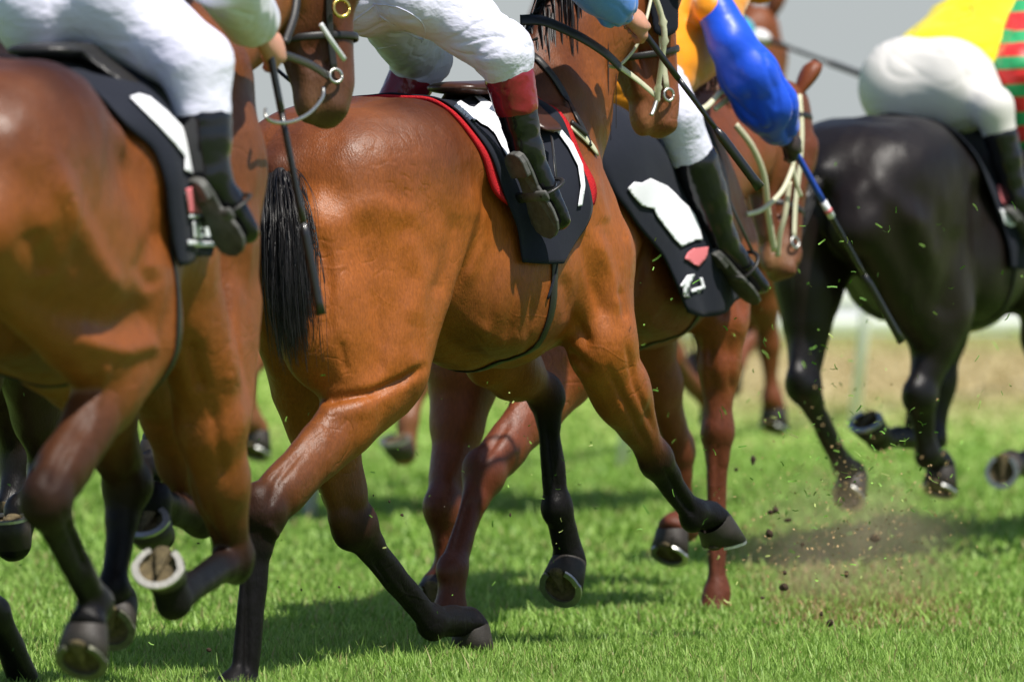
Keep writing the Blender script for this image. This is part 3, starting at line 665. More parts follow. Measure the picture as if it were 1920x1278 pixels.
H1 = dict(hcol=(.085, .024, .009), muzcol=(.16, .075, .035), fk=1.15, darkshoe='hR hL', fr=Frame(80, 16.4, 74), gf=.85, tl=1.0, gdark=.8, fdark=.85, col=(.235, .066, .0105), top=(.05, .018, .008), dz=.06, label='blurred bay racehorse at the left edge nearest the camera with black legs',
  legs=dict(hR=[(260, 640, -.21), (85, 935, -.16), (180, 1130, -.15), (165, 1268, -.15), (-.72, 0, -.69)],
            hL=[(170, 700, .10), (238, 905, .08), (212, 1110, .08), (215, 1215, .08), 30],
            fR=[(395, 800, -.17), (440, 1050, -.17), (326, 1128, -.17), (288, 1104, -.17), (-.80, -.12, .62)],
            fL=[(330, 780, .10), (375, 965, .10), (290, 935, .10), (262, 1010, .10), 50]),
  poll=(560, -150, -.03), muz=(600, 215, -.10), hyaw=-45, hsz=1.25, vox=.009, groove=[([(20, 560), (120, 596), (230, 606), (320, 570)], 42, -.020), ([(100, 300), (135, 400), (175, 480), (225, 560)], 26, .014), ([(60, 430), (90, 520)], 26, -.010), ([(300, 420), (270, 500), (300, 545)], 18, -.012), ([(150, 640), (240, 655), (300, 640)], 20, .012), ([(360, 640), (380, 740)], 16, -.015), ([(430, 520), (440, 640), (430, 740)], 20, .010), ([(400, 760), (420, 900)], 12, -.008), ([(170, 770), (120, 850), (95, 920)], 12, -.007), ([(230, 200), (290, 280), (325, 380)], 16, .010), ([(330, 830), (370, 960), (420, 1030)], 8, -.008), ([(120, 960), (165, 1070)], 7, -.008), ([(200, 680), (180, 760)], 10, .008)],
  extra=[lambda f, fr, c: f.cap(fr.P(408, 150, -.07), fr.P(402, 300, -.10), (.085, .13), (.105, .15), .08, (.11, .036, .012)), lambda f, fr, c: f.cap(fr.P(402, 300, -.10), fr.P(400, 450, -.12), (.105, .15), (.11, .14), .08, (.17, .05, .012)), lambda f, fr, c: f.ell(fr.P(225, 330, -.16), (.22, .13, .20), .07, c), lambda f, fr, c: f.cap(fr.P(415, 560, -.13), fr.P(410, 760, -.15), (.09, .17), (.08, .12), .05, c)])
H3 = dict(hcol=(.12, .032, .010), groove=[([(1200, 380), (1214, 450), (1190, 560)], 10, -.012), ([(1370, 420), (1385, 520), (1400, 600)], 12, -.010), ([(1345, 520), (1360, 600)], 12, -.010), ([(1330, 640), (1335, 740)], 8, -.007), ([(1370, 640), (1372, 740)], 7, -.006), ([(1345, 840), (1345, 1080)], 4, -.006), ([(960, 780), (900, 870)], 8, -.009), ([(1000, 720), (940, 800)], 12, .006), ([(880, 930), (850, 1040)], 6, -.008)], fr=Frame(1150, 21.6, 63), gf=.8, col=(.215, .052, .012), top=(.11, .032, .013), dark=(.11, .026, .010), label='chestnut racehorse behind the bay with a near foreleg planted on the grass', hair=M_BHAIR,
  legs=dict(hR=[(1060, 700, -.20), (908, 885, -.15), (850, 1068, -.14), (872, 1185, -.14), (0, 0, -1)],
            hL=[(870, 720, .10), (832, 950, .08), (838, 1070, .08), (812, 1165, .08), (-.9, -.25, -.1)],
            fR=[(1350, 610, -.17), (1345, 800, -.16), (1345, 1110, -.16), (1362, 1190, -.16), (0, 0, -1)],
            fL=[(1215, 640, .12), (1272, 840, .12), (1290, 985, .12), (1268, 1058, .12), (-.6, 0, -.8)]),
  poll=(1462, 195, .04), muz=(1455, 515, -.03), hyaw=-15, vox=.011)
H4 = dict(fr=Frame(1745, 24.5, 60), col=(.011, .0065, .0052), top=(.007, .005, .0045), dark=(.005, .004, .004), dz=-.02, g=1.0, ws=1.05, mat=M_BLACKCOAT, label='black racehorse at the right edge galloping ahead, blurred', topline=0,
  legs=dict(hR=[(1770, 600, -.19), (1725, 740, -.16), (1740, 850, -.15), (1775, 932, -.15), (-.5, 0, -.86)],
            hL=[(1520, 560, .10), (1505, 720, .08), (1580, 870, .08), (1600, 955, .08), (-.8, 0, -.6)],
            fR=[(1960, 640, -.17), (2010, 800, -.16), (1930, 870, -.16), (1878, 915, -.16), (-1, -.1, .12)],
            fL=[(1765, 640, .12), (1748, 825, .12), (1650, 822, .12), (1612, 812, .12), (-.6, 0, .8)]),
  groove=[([(1560, 380), (1640, 350), (1720, 420), (1750, 520)], 24, .012), ([(1600, 480), (1630, 560)], 22, -.012), ([(1800, 420), (1790, 520), (1760, 600)], 22, -.012)], poll=(2110, 120, .0), muz=(2150, 420, 0), vox=.013, muzcol=(.02, .015, .014), tail=dict(pts=[(1480, 420, .03), (1478, 540, .05)], n=80, w=.06))
H6 = dict(fr=Frame(1230, 28, 62), col=(.20, .055, .014), gf=.85, dz=-.03, label='distant chestnut racehorse mostly hidden behind the chestnut, one raised foreleg and an ear showing', dark=(.16, .045, .014), hair=M_BHAIR,
  legs=dict(hR=[(1215, 520, -.19), (1255, 668, -.16), (1335, 755, -.15), (1352, 800, -.15), 10],
            hL=[(1180, 540, .10), (1200, 640, .08), (1290, 690, .08), (1330, 710, .08), 30],
            fR=[(1425, 520, -.17), (1442, 640, -.16), (1448, 745, -.16), (1462, 812, -.16), 10],
            fL=[(1380, 520, .12), (1420, 620, .12), (1380, 680, .12), (1350, 690, .12), 60]),
  poll=(1418, 48, .0), muz=(1440, 300, 0), vox=.015, mane=0)
H7 = dict(fr=Frame(860, 27.5, 60), col=(.24, .075, .02), gf=.85, dz=-.06, label='distant bay racehorse hidden behind the middle bay with only white and dark hooves showing', dark=(.20, .075, .03),
  legs=dict(hR=[(800, 560, -.19), (800, 690, -.16), (765, 790, -.15), (728, 838, -.15), 60],
            hL=[(560, 570, .10), (452, 690, .08), (470, 785, .08), (492, 862, .08), 20],
            fR=[(1000, 560, -.17), (1040, 640, -.16), (960, 670, -.16), (930, 670, -.16), 60],
            fL=[(960, 560, .12), (1000, 640, .12), (930, 670, .12), (900, 670, .12), 60]),
  poll=(1040, 10, .0), muz=(1075, 250, 0), vox=.015, mane=0)
H0 = dict(fr=Frame(-190, 18.3, 70), col=(.05, .022, .012), label='near black racehorse cut off by the left edge, only its dark legs in view', mat=M_BLACKCOAT,
  legs=dict(hR=[(-60, 700, -.20), (-150, 960, -.16), (-10, 1150, -.15), (95, 1330, -.15), -10],
            hL=[(0, 680, .10), (40, 860, .08), (15, 960, .08), (-15, 1010, .08), 30],
            fR=[(60, 720, -.17), (90, 880, -.16), (40, 960, -.16), (-5, 985, -.16), 50],
            fL=[(200, 700, .12), (230, 880, .12), (285, 880, .12), (300, 905, .12), 60]),
  poll=(150, -60, .0), muz=(180, 260, 0), vox=.013, mane=0)
HORSES = [H2, H1, H3, H4, H6, H7, H0]
for h_ in HORSES: horse(h_)

# ------------------------------------------------------------------ tack
def hit(S, px, py, off=.0, bvh=None):
    d = ray(px, py); loc, n, i, dist = (bvh or S['bvh']).ray_cast(CAMP, d)
    if loc is None: return None, None
    return loc+n*off, n
def to_local(S, p): return np.array(S['fr'].M.inverted() @ Vector(p))
def cloth(S, name, label, cat, keys, m, off=.012, thick=.006, cols=26, group=None, rows=44):
    """keys: (angle from the spine in degrees, rear a, front a); the sheet is laid on the horse's back and both flanks"""
    fr = S['fr']; b = S['bvh']; K = np.array(keys, float); dz = S.get('dz', 0); A = []
    for i in range(rows+1):
        ph = K[0, 0]+(K[-1, 0]-K[0, 0])*i/rows; ar, af = np.interp(ph, K[:, 0], K[:, 1]), np.interp(ph, K[:, 0], K[:, 2]); row = []
        for j in range(cols+1):
            a = ar+(af-ar)*j/cols; d = V3([0, -math.sin(math.radians(ph)), math.cos(math.radians(ph))]); c0 = V3([a, 0, 1.20+dz])
            h_ = b.ray_cast(fr.W(c0+d*.55), -(fr.M.to_3x3() @ Vector(d)), .55)
            row.append(c0+d*(.28+off) if h_[0] is None else to_local(S, h_[0])+d*off)
        A.append(row)
    A = np.array(A)
    A[:, :, 1] = -np.maximum.accumulate(-A[:, :, 1], axis=0)*1.0          # cloth hangs straight below the widest rib
    for _ in range(4):
        B = A.copy(); B[1:-1] = .5*A[1:-1]+.25*(A[2:]+A[:-2]); B[:, 1:-1] = .5*B[:, 1:-1]+.25*(B[:, 2:]+B[:, :-2]); A = B
    allr = [r*np.array([1, -1, 1]) for r in A[:0:-1]]+list(A)
    A = np.array(allr); N, C = A.shape[:2]; V = A.reshape(-1, 3)
    V = V+np.stack([0*V[:, 0], .004*np.sign(V[:, 1])*vnoise(V, 9), 0*V[:, 0]], 1)
    Fq = [(i*C+j, i*C+j+1, (i+1)*C+j+1, (i+1)*C+j) for i in range(N-1) for j in range(C-1)]
    Vw = V @ np.array(fr.M.to_3x3()).T+np.array(fr.O)
    R = root(name, label, cat, tuple(Vw[C*(N//2)+C//2]), fr.th, group)
    o = part('cloth', Vw, Fq, m, R); md = o.modifiers.new('t', 'SOLIDIFY'); md.thickness = thick; md.offset = 0
    bv = BVHTree.FromPolygons([tuple(v) for v in Vw], Fq)
    return R, bv
def bv_c(S, bv):
    return bv.find_nearest(S['fr'].W((.05, -.28, 1.2)))[0]
def decal(S, bv, name, poly, m, R, off=.010, step=5, label=None):
    P_ = [Vector(p) for p in poly]; pts = []
    for i in range(len(P_)):
        a, b = P_[i], P_[(i+1) % len(P_)]; k = max(1, int((b-a).length/step))
        pts += [a.lerp(b, j/k) for j in range(k)]
    nb = len(pts); xs = [p[0] for p in poly]; ys = [p[1] for p in poly]
    def ins(x, y):
        c = False
        for i in range(nb):
            a, b = pts[i], pts[i-1]
            if (a.y > y) != (b.y > y) and x < (b.x-a.x)*(y-a.y)/(b.y-a.y)+a.x: c = not c
        return c
    y = min(ys)+step/2
    while y < max(ys):
        x = min(xs)+step/2
        while x < max(xs):
            if ins(x, y): pts.append(Vector((x, y)))
            x += step
        y += step
    vs, _, fs, *_ = delaunay_2d_cdt(pts, [], [list(range(nb))], 1, 1e-4)
    V = []; last = None; bad = set()
    for i, v in enumerate(vs):
        d = ray(v.x, v.y); loc, n, ii, dist = bv.ray_cast(CAMP, d)
        if loc is None:
            cen = bv.find_nearest(CAMP+d*(Vector(bv_c(S, bv))-CAMP).length); loc, n = cen[0], cen[1]
            if (loc-(CAMP+d*((loc-CAMP).dot(d)))).length > .09: bad.add(i)
        else: last = loc; loc = loc+n*(off if n.dot(d) < 0 else -off)
        V.append(tuple(loc))
    fs = [f for f in fs if not any(i in bad for i in f)]
    if not fs: return
    o = part(name, V, [tuple(reversed(f)) for f in fs], m, R, label=label); md = o.modifiers.new('t', 'SOLIDIFY'); md.thickness = .0015; md.offset = 0
    return o
def strap_pts(S, pts, off=.006):
    out = []; nn = []
    for p in pts:
        if len(p) == 3: q = S['fr'].W(S['fr'].P(*p)); n = Vector((0, -1, .2))
        else:
            q, n = hit(S, p[0], p[1], off)
            if q is None: q = S['fr'].W(S['fr'].P(p[0], p[1], -.2)); n = Vector((0, -1, .2))
        out.append(np.array(q)); nn.append(np.array(n))
    return out, nn
def strap(S, pts, wd, th, m, parent, name='strap', off=.006, sub=4, hitpath=True):
    if hitpath:
        px = [(p[0], p[1]) for p in pts if len(p) == 2]
        if len(px) == len(pts):
            pts = [tuple(v[:2]) for v in smooth_path([V3((p[0], p[1], 0)) for p in pts], sub)]
            a, n = strap_pts(S, pts, off); 
            for _ in range(2): a = [a[0]]+[(a[i-1]+2*a[i]+a[i+1])/4 for i in range(1, len(a)-1)]+[a[-1]]
            return part(name, *sweep(a, wd, th, n), m, parent)
    a, n = strap_pts(S, pts, off); sp = smooth_path(a, sub); idx = [min(len(n)-1, i//sub) for i in range(len(sp))]
    return part(name, *sweep(sp, wd, th, [n[i] for i in idx]), m, parent)
def ring(c, n, r, t, m, parent, name='bit_ring', arc=(0, 360)):
    n = unit(n); u = unit(np.cross(n, [0, 0, 1])); v = np.cross(n, u)
    ps = [V3(c)+u*math.cos(a)*r+v*math.sin(a)*r for a in np.radians(np.linspace(arc[0], arc[1], 29))]
    return part(name, *sweep(ps, t, seg=6), m, parent)
def rootat(name, label, cat, p, S, group=None): return root(name, label, cat, tuple(p), S['fr'].th, group)

def whip(S, label, p0, p1, grip=.3, m_grip=None, m_sh=None, r=(.008, .006, .012), parent_label=None, band=False, bend=0.0):
    a, b = S['fr'].W(p0), S['fr'].W(p1); a, b = np.array(a), np.array(b)
    R = rootat('whip', label, 'riding whip', a, S, 'jockeys whips')
    sag = V3([0, 0, bend]); pt = lambda t: lerp(a, b, t)+sag*4*t*(1-t)
    part('grip', *sweep([pt(t) for t in np.linspace(0, grip, 6)], r[0]*1.15), m_grip or M_WHIP, R)
    part('shaft', *sweep([pt(t) for t in np.linspace(grip, .68, 6)], list(np.linspace(r[0], r[1], 6))), m_sh or M_WHIP, R)
    part('flap', *sweep([pt(t) for t in np.linspace(.66, 1, 8)], [r[1]*1.1]+[r[2]]*6+[r[2]*1.15], [r[1]*1.1]+[r[2]*.75]*6+[r[2]*.8], (0.3, -1, .2)), m_sh or M_WHIP, R)
    if band:
        part('band', *sweep([pt(grip-.01), pt(grip+.07)], r[0]*1.3), M_WCLOTH, R); part('band', *sweep([pt(grip+.028), pt(grip+.045)], r[0]*1.4), M_PINK, R)
    return R

# ------------------------------------------------------------------ jockeys
def hand(f, wr, C, g, b, col):
    wr, C = V3(wr), V3(C); g = unit(g); w_ = C-wr; w_ = unit(w_-g*w_.dot(g)); b = unit(V3(b)-g*V3(b).dot(g)); b = unit(b-w_*b.dot(w_)*.8)
    pc = C-w_*.030+b*.020
    f.cap(wr, pc, (.024, .020), (.036, .016), .02, col, side=g)
    f.cap(pc, C+b*.026-w_*.002, (.038, .014), (.040, .011), .012, col, side=g)
    for i, (o, L_) in enumerate(((.030, .92), (.010, 1.0), (-.010, .96), (-.030, .82))):
        k = C+b*.026+g*o; p1 = C+w_*.028*L_+b*.016+g*o; p2 = C+w_*.028*L_-b*.012+g*o*.95; p3 = C+w_*.004-b*.022+g*o*.9
        f.chain([k, p1, p2, p3], [.0105, .0095*L_+.0005, .0085, .0075], .005, col)
    f.chain([wr+g*.018, C-w_*.022+g*.040, C+g*.046-b*.012+w_*.002, C+g*.040-b*.026+w_*.022], [.018, .014, .011, .009], .008, col)

def wrink(amp, sc=16, seed=0, st=(1, 1, 1)):
    def d(V, N):
        q = V*np.array(st)+seed; n1 = vnoise(q, sc); n2 = vnoise(q+.013*np.stack([n1, n1, n1], 1)*3, sc*2.1)
        return amp*((.5-np.abs(n1))*1.1+(.4-np.abs(n2))*.55)
    return d
def folds(axis, amp, sc=14, squash=.8, seed=0):
    ax = unit(axis)
    def d(V, N):
        q = V-np.outer(V @ ax, ax)*squash+seed; w_ = np.stack([vnoise(V, 5, 3.), vnoise(V, 5, 9.), vnoise(V, 5, 17.)], 1)*.035
        n1 = vnoise(q+w_, sc); n2 = vnoise(q*1.0+w_*1.5, sc*1.9, 5.); n3 = vnoise(q, sc*.55, 11.); fade = np.clip(.35+.9*vnoise(V, 4.5, 2.), .08, 1)
        return amp*(.35*n3-fade*(np.exp(-(n1/.13)**2)*.62+np.exp(-(n2/.16)**2)*.30)+.2)
    return d
SK = (.5, .25, .17)
def person(S, label, J, C, vis='both', hires=False):
    fr = S['fr']; g = lambda k: fr.P(*J[k]) if len(J[k]) == 3 else V3(J[k][:3])
    f = Field(); p = {k: g(k) for k in J if k not in ('grip', 'back')}
    chest = lerp(p['pel'], p['neck'], .68)
    f.cap(p['pel'], lerp(p['pel'], p['neck'], .35), (.12, .085), (.10, .075), .05, SK); f.cap(lerp(p['pel'], p['neck'], .35), chest, (.10, .08), (.13, .09), .05, SK); f.cap(chest, p['neck'], (.13, .08), (.06, .05), .05, SK)
    hd = p['head']; up = unit(hd-p['neck']); f.cap(p['neck'], hd-up*.06, .052, .05, .03, SK)
    fw = unit(V3([1, 0, -.25])-up*V3([1, 0, -.25]).dot(up))
    f.ell(hd, (.115, .075, .095), .02, SK, ax=up); f.ell(hd-up*.07+fw*.03, (.05, .05, .055), .03, SK, ax=up)
    f.cap(hd-up*.01+fw*.090, hd-up*.045+fw*.105, .010, .015, .012, SK); f.cap(hd-up*.072+fw*.085+V3([0, .02, 0]), hd-up*.072+fw*.085-V3([0, .02, 0]), .008, .008, .008, (.4, .12, .1))
    for sg in (-1, 1):
        f.ell(hd+V3([0, sg*.074, 0])-up*.01, (.030, .008, .018), .008, SK, ax=up); f.ell(hd+fw*.086+V3([0, sg*.03, 0])+up*.005, (.014, .017, .008), .012, SK, ax=up, cut=True)
    for sd_, sg in (('R', -1), ('L', 1)):
        f.cap(lerp(chest, p['neck'], .6), p['sh'+sd_], .044, .038, .03, SK)
        f.cap(p['sh'+sd_], p['el'+sd_], .038, .032, .02, SK); f.cap(p['el'+sd_], p['wr'+sd_], .038, .024, .02, SK)
        gr = V3(J.get('grip', {}).get(sd_, (.3, 0, -1))); bk = V3(J.get('back', {}).get(sd_, (0, sg, .5)))
        hand(f, p['wr'+sd_], p['ha'+sd_], gr, bk, C.get('handcol', SK))
        hip = p['pel']+V3([.02, sg*.085, -.02])
        f.cap(hip, p['kn'+sd_], .080, .050, .03, SK); f.cap(p['kn'+sd_], p['an'+sd_], .044, .020, .02, SK)
        f.cap(p['an'+sd_], lerp(p['an'+sd_], p['to'+sd_], .7), .020, .014, .01, SK)
    V, F_, cols = f.mesh(.0055 if hires else .009, 1)
    R = rootat('person', label, 'person', np.array(fr.W(p['pel'])), S, 'jockeys')
    part('body', V, F_, C.get('skin', M_SKIN), R, fr, cols=cols)
    # breeches
    f = Field(); w1 = C.get('wide', 1.0)
    td = unit(p['neck']-p['pel']); bot = p['pel']
    f.cap(bot, bot+td*.16, (.150*w1, .115), (.135*w1, .105), .04)
    for sd_, sg in (('R', -1), ('L', 1)):
        hip = p['pel']+V3([.02, sg*.085, -.02])
        f.ell(bot+V3([-.035, sg*.075*w1, -.015]), (.125*w1, .10*w1, .12*w1), C.get('bk', .022), ax=unit(p['kn'+sd_]-hip))
        f.cap(hip, p['kn'+sd_], .105*w1, C.get('kr', .070), .03)
        f.cap(p['kn'+sd_], lerp(p['kn'+sd_], p['an'+sd_], C.get('bl', .35)), C.get('kr', .070), C.get('cr', .055), .03)
    V, F_, _ = f.mesh(.005 if hires else .009, 1, disp=folds(C.get('fax', (.25, .9, .25)), C.get('fa', .015), C.get('fs', 12), .66, 1.7))
    C['bbvh'] = BVHTree.FromPolygons([tuple(x) for x in V @ np.array(fr.M.to_3x3()).T+np.array(fr.O)], [tuple(int(i) for i in t) for t in F_])
    C['bo'] = part('breeches', V, F_, C.get('breeches', M_WHITE), R, fr)
    # jacket
    f = Field(); jk = C.get('jk', 1.0)
    f.cap(p['pel']+td*C.get('hem', .10), lerp(p['pel'], p['neck'], .5), (.150*jk, .125*jk), (.165*jk, .125*jk), .05); f.cap(lerp(p['pel'], p['neck'], .5), lerp(chest, p['neck'], .55), (.165*jk, .125*jk), (.14, .09), .05)
    for sd_ in 'RL': f.cap(lerp(chest, p['neck'], .6), p['sh'+sd_], .070, .055, .04)
    f.cap(p['neck']-td*.03, p['neck']+up*.02, .062, .058, .02)
    V, F_, _ = f.mesh(.009, 1, disp=folds(td+V3([0, 0, -.5]), C.get('ja', .016), 9, .75, 4.2)); part('jacket', V, F_, C['jacket'], R, fr)
    for sd_ in 'RL':
        f = Field(); k = C.get('sl'+sd_, 1.0); ks = C.get('shk', 1.0)
        if C.get('bag'+sd_):
            bp_ = [fr.P(*q_[:3]) for q_ in C['bag'+sd_]]
            for a_ in range(len(bp_)-1): f.cap(bp_[a_], bp_[a_+1], C['bag'+sd_][a_][3], C['bag'+sd_][a_+1][3], .03, side=(0, 1, 0))
        else:
            f.cap(p['sh'+sd_], p['el'+sd_], .068*k*ks, .066*k, .03); f.cap(p['el'+sd_], lerp(p['el'+sd_], p['wr'+sd_], .8), .066*k, .055*k, .03)
        f.cap(lerp(p['el'+sd_], p['wr'+sd_], .8), p['wr'+sd_], .050*min(k, 1.1), .032, .02)
        V, F_, _ = f.mesh(.006 if hires else .008, 1, disp=folds(p['wr'+sd_]-p['sh'+sd_], C.get('sa', .014), 13, .8, 2.2)); part('sleeve', V, F_, C.get('sleeve', C['jacket']), R, fr)
    # boots
    for sd_ in 'RL':
        K, A_, T = p['kn'+sd_], p['an'+sd_], p['to'+sd_]; bl = C.get('bl', .35)-.04; t0 = lerp(K, A_, bl)
        sdv = unit(np.cross(unit(A_-K), unit(T-A_)+V3([.01, 0, 0])))
        tm = lerp(K, A_, bl+(1-bl)*.38)
        f = Field(); hb = C.get('br', 1.0)
        if C.get('boottop'): f.cap(tm, lerp(tm, A_, .55), .053*hb, .043*hb, .01)
        else: f.cap(t0, tm, .060*hb, .054*hb, .01); f.cap(tm, lerp(tm, A_, .5), .054*hb, .044*hb, .01)
        f.cap(lerp(tm, A_, .5), A_, .043*hb, .038*hb, .015)
        fd = unit(T-A_); heel = A_-fd*.035-unit(K-A_)*.035; sn = unit(np.cross(sdv, fd)); sn = sn if sn.dot(K-A_) < 0 else -sn
        f.cap(A_, heel+fd*.02, .040, (.034, .034), .02); f.cap(A_+fd*.02, T-fd*.03, (.036, .040), (.044, .026), .025, side=sdv)
        V, F_, _ = f.mesh(.005 if hires else .008, 1, disp=wrink(.0022, 14, 6.1, (1, 1, 2)))
        bo = part('boot', V, F_, C.get('boot', M_BLKBOOT), R, fr)
        if C.get('boottop'):
            f = Field(); f.cap(t0, tm, .061*hb, .0545*hb, .01); V, F_, _ = f.mesh(.005, 1, disp=wrink(.003, 20, 1.1)); part('boot_top', V, F_, C['boottop'], bo, fr)
        # outsole with a waist, and a separate heel block
        L_ = np.linalg.norm(T-heel)+.012; h0 = heel-fd*.006
        def slab(t0_, t1_, z0_, z1_, name, kk=1.0):
            prof = [(0, .0), (.015, .016), (.05, .028), (.12, .033), (.25, .032), (.42, .026), (.56, .036), (.70, .045), (.82, .046), (.91, .038), (.97, .022), (1, .0)]
            pr = [(t, w) for t, w in prof if t <= t1_]; out = [(t, w) for t, w in pr]
            if t1_ < 1: out.append((t1_, .030)); out.append((t1_, 0))
            ring_ = [(t, w*kk*hb) for t, w in out]+[(t, -w*kk*hb) for t, w in out[-2:0:-1]]; v = []; f_ = []; n_ = len(ring_)
            for z in (z0_, z0_+.002, z1_-.002, z1_):
                sh_ = .94 if z in (z0_, z1_) else 1
                for t, w in ring_: v.append(h0+fd*L_*((t-.5)*(.985 if sh_ < 1 else 1)+.5)+sdv*w*sh_+sn*(z+(.004*math.cos(t*6) if t1_ == 1 else 0)))
            for a_ in range(3):
                for b_ in range(n_): f_.append((a_*n_+b_, a_*n_+(b_+1) % n_, (a_+1)*n_+(b_+1) % n_, (a_+1)*n_+b_))
            f_ += [tuple(range(n_))[::-1], tuple(3*n_+b_ for b_ in range(n_))]
            return part(name, v, f_, M_RUBBER, bo, fr, smooth=False)
        slab(0, 1, .030, .041, 'sole'); slab(0, .27, .041, .058, 'heel', .97)
        if hires:
            zs = -fr.A*0.0; zb = V3([-1, -.3 if sd_ == 'R' else .3, 0]); pts = [lerp(t0, A_, t)+unit(zb)*(.0600-.022*t)*hb*.98 for t in np.linspace(0.02, .95, 10)]
            part('zip', *sweep(pts, .010, .003, zb), M_LEATHER, bo, fr)
            part('zip_teeth', *sweep([q+unit(zb)*.0025 for q in pts], .0016, .0015, zb), M_STEEL, bo, fr)
        # stirrup, its own thing
        if C.get('stirrup', True):
            mid = lerp(heel, T, .52)+sn*.012; SR = rootat('stirrup', C['stlab'][0 if sd_ == 'R' else 1], 'stirrup', np.array(fr.W(mid)), S, 'stirrups')
            st = []
            for a in np.linspace(-1, 1, 17):
                an = a*math.pi*.80; st.append(mid-sn*.060*math.cos(an)*1.0-sn*.010+sdv*.058*math.sin(an))
            part('hoop', *sweep(st, .007, .0045, fd), C.get('stm', M_LEATHER), SR, fr)
            tr = [mid+sn*.034+sdv*x for x in (-.058, 0, .058)]; part('tread', *sweep(tr, .016, .006, sn), M_RUBBER, SR, fr)
            top = st[8]; part('leather_strap', *sweep([top, lerp(top, V3([.12, (-1 if sd_ == 'R' else 1)*.24, 1.45+S.get('dz', 0)]), 1)], .010, .003, (0, 1, 0)), C.get('stm', M_LEATHER), SR, fr)
    # helmet
    f = Field(); f.ell(hd+up*.035, (.115, .092, .120), .02, ax=up); f.cap(hd+up*.05+fw*.09, hd+up*.02+fw*.17, (.07, .012), (.05, .008), .02, side=(0, 1, 0))
    f.ell(hd-up*.10+fw*.02, (.10, .11, .16), .02, ax=up, cut=True)
    V, F_, _ = f.mesh(.009, 1); part('helmet', V, F_, C.get('cap', C['jacket']), R, fr)
    S['person'] = p; S['proot'] = R
    return p, R
def saddle(S, label, a=.12, m=None):
    fr = S['fr']; z = S.get('dz', 0); f = Field()
    loc = S['bvh'].ray_cast(fr.W((a, 0, 2.2)), Vector((0, 0, -1)))[0]; z0 = loc.z+.025
    f.cap((a-.13, 0, z0+.012), (a+.16, 0, z0+.012), (.085, .018), (.06, .026), .03)
    for sg in (-1, 1): f.cap((a+.03, sg*.09, z0-.01), (a+.04, sg*.20, z0-.09), (.08, .012), (.06, .010), .03, side=(1, 0, 0))
    V, F_, _ = f.mesh(.008, 1); R = rootat('saddle', label, 'saddle', np.array(fr.W((a, 0, z0))), S, 'racing saddles'); part('seat', V, F_, m or M_BROWNL, R, fr)
    # girth round the belly
    ps = []; nn = []
    for t in np.linspace(-100, 100, 41):
        d = V3([0, math.sin(math.radians(t)), -math.cos(math.radians(t))]); c0 = V3([a-.06, 0, 1.15+z]); o = fr.W(c0+d*.8); h_ = S['bvh'].ray_cast(o, -(fr.M.to_3x3() @ Vector(d)), .8)
        if h_[0] is not None: ps.append(np.array(h_[0]+h_[1]*.004)); nn.append(np.array(h_[1]))
    part('girth', *sweep(ps, .016, .003, nn), M_LEATHER, R)
    return R

# ------------------------------------------------------------------ hero tack
saddle(H2, 'brown racing saddle under the jockey in light blue on the middle bay')
towel, bvt = cloth(H2, 'saddle_towel', 'red towelling pad edging out beneath the navy cloth of the middle bay', 'saddle towel',
      [(0, -.325, .27), (30, -.335, .27), (50, -.275, .29), (63, -.23, .31), (70, -.20, .31), (76, -.13, .29)], M_REDCLOTH, off=.008, thick=.010)
cl2, bv2 = cloth(H2, 'saddle_cloth', 'navy saddle cloth with a white cross-like print on the middle bay', 'saddle cloth',
      [(0, -.30, .24), (30, -.31, .25), (50, -.25, .24), (63, -.195, .255), (79, -.145, .27), (90, -.11, .23), (99, -.10, .15), (107, -.09, .08)], M_NAVY, off=.020, thick=.005)
decal(H2, bv2, 'print', [(849, 200), (862, 195), (877, 205), (886, 207), (899, 198), (889, 187), (899, 185), (933, 209), (940, 228), (938, 232), (936, 246), (952, 285), (966, 325), (955, 312), (941, 289), (925, 256), (912, 243), (899, 237), (890, 229), (877, 234), (856, 219), (861, 211)], M_WCLOTH, cl2, label='white cross-like printed patch')
decal(H2, bv2, 'border', [(1022, 226), (1040, 236), (1070, 272), (1088, 312), (1092, 350), (1086, 386), (1078, 388), (1084, 350), (1079, 314), (1062, 280), (1038, 246)], M_WCLOTH, cl2, label='white border curving along the front edge')
P2 = dict(pel=(752, -22, 0), neck=(1040, -175, .02), head=(1105, -250, .02), shR=(1010, -165, -.17), shL=(970, -170, .18),
  elR=(1075, -75, -.30), wrR=(1165, 20, -.24), haR=(1188, 46, -.23), elL=(1020, -80, .30), wrL=(1085, -45, .12), haL=(1110, -35, .10),
  knR=(945, 100, -.30), anR=(985, 272, -.33), toR=(1052, 428, -.37), knL=(790, 112, .24), anL=(712, 262, .30), toL=(745, 360, .34),
  grip={'R': (.25, -.35, -.5)}, back={'R': (.4, -.8, .1)})
C2 = dict(sa=.026, br=1.1,  jacket=M_BLUESILK, boottop=M_REDBOOT, bl=.32, kr=.078, cr=.060, wide=1.0, slR=1.15, stlab=['dark stirrup under the sole of the boot with the maroon top', 'far side stirrup hidden behind the middle bay'])
p2, R2 = person(H2, 'jockey in white breeches, maroon-topped boot and light blue sleeve on the middle bay', P2, C2, hires=True)
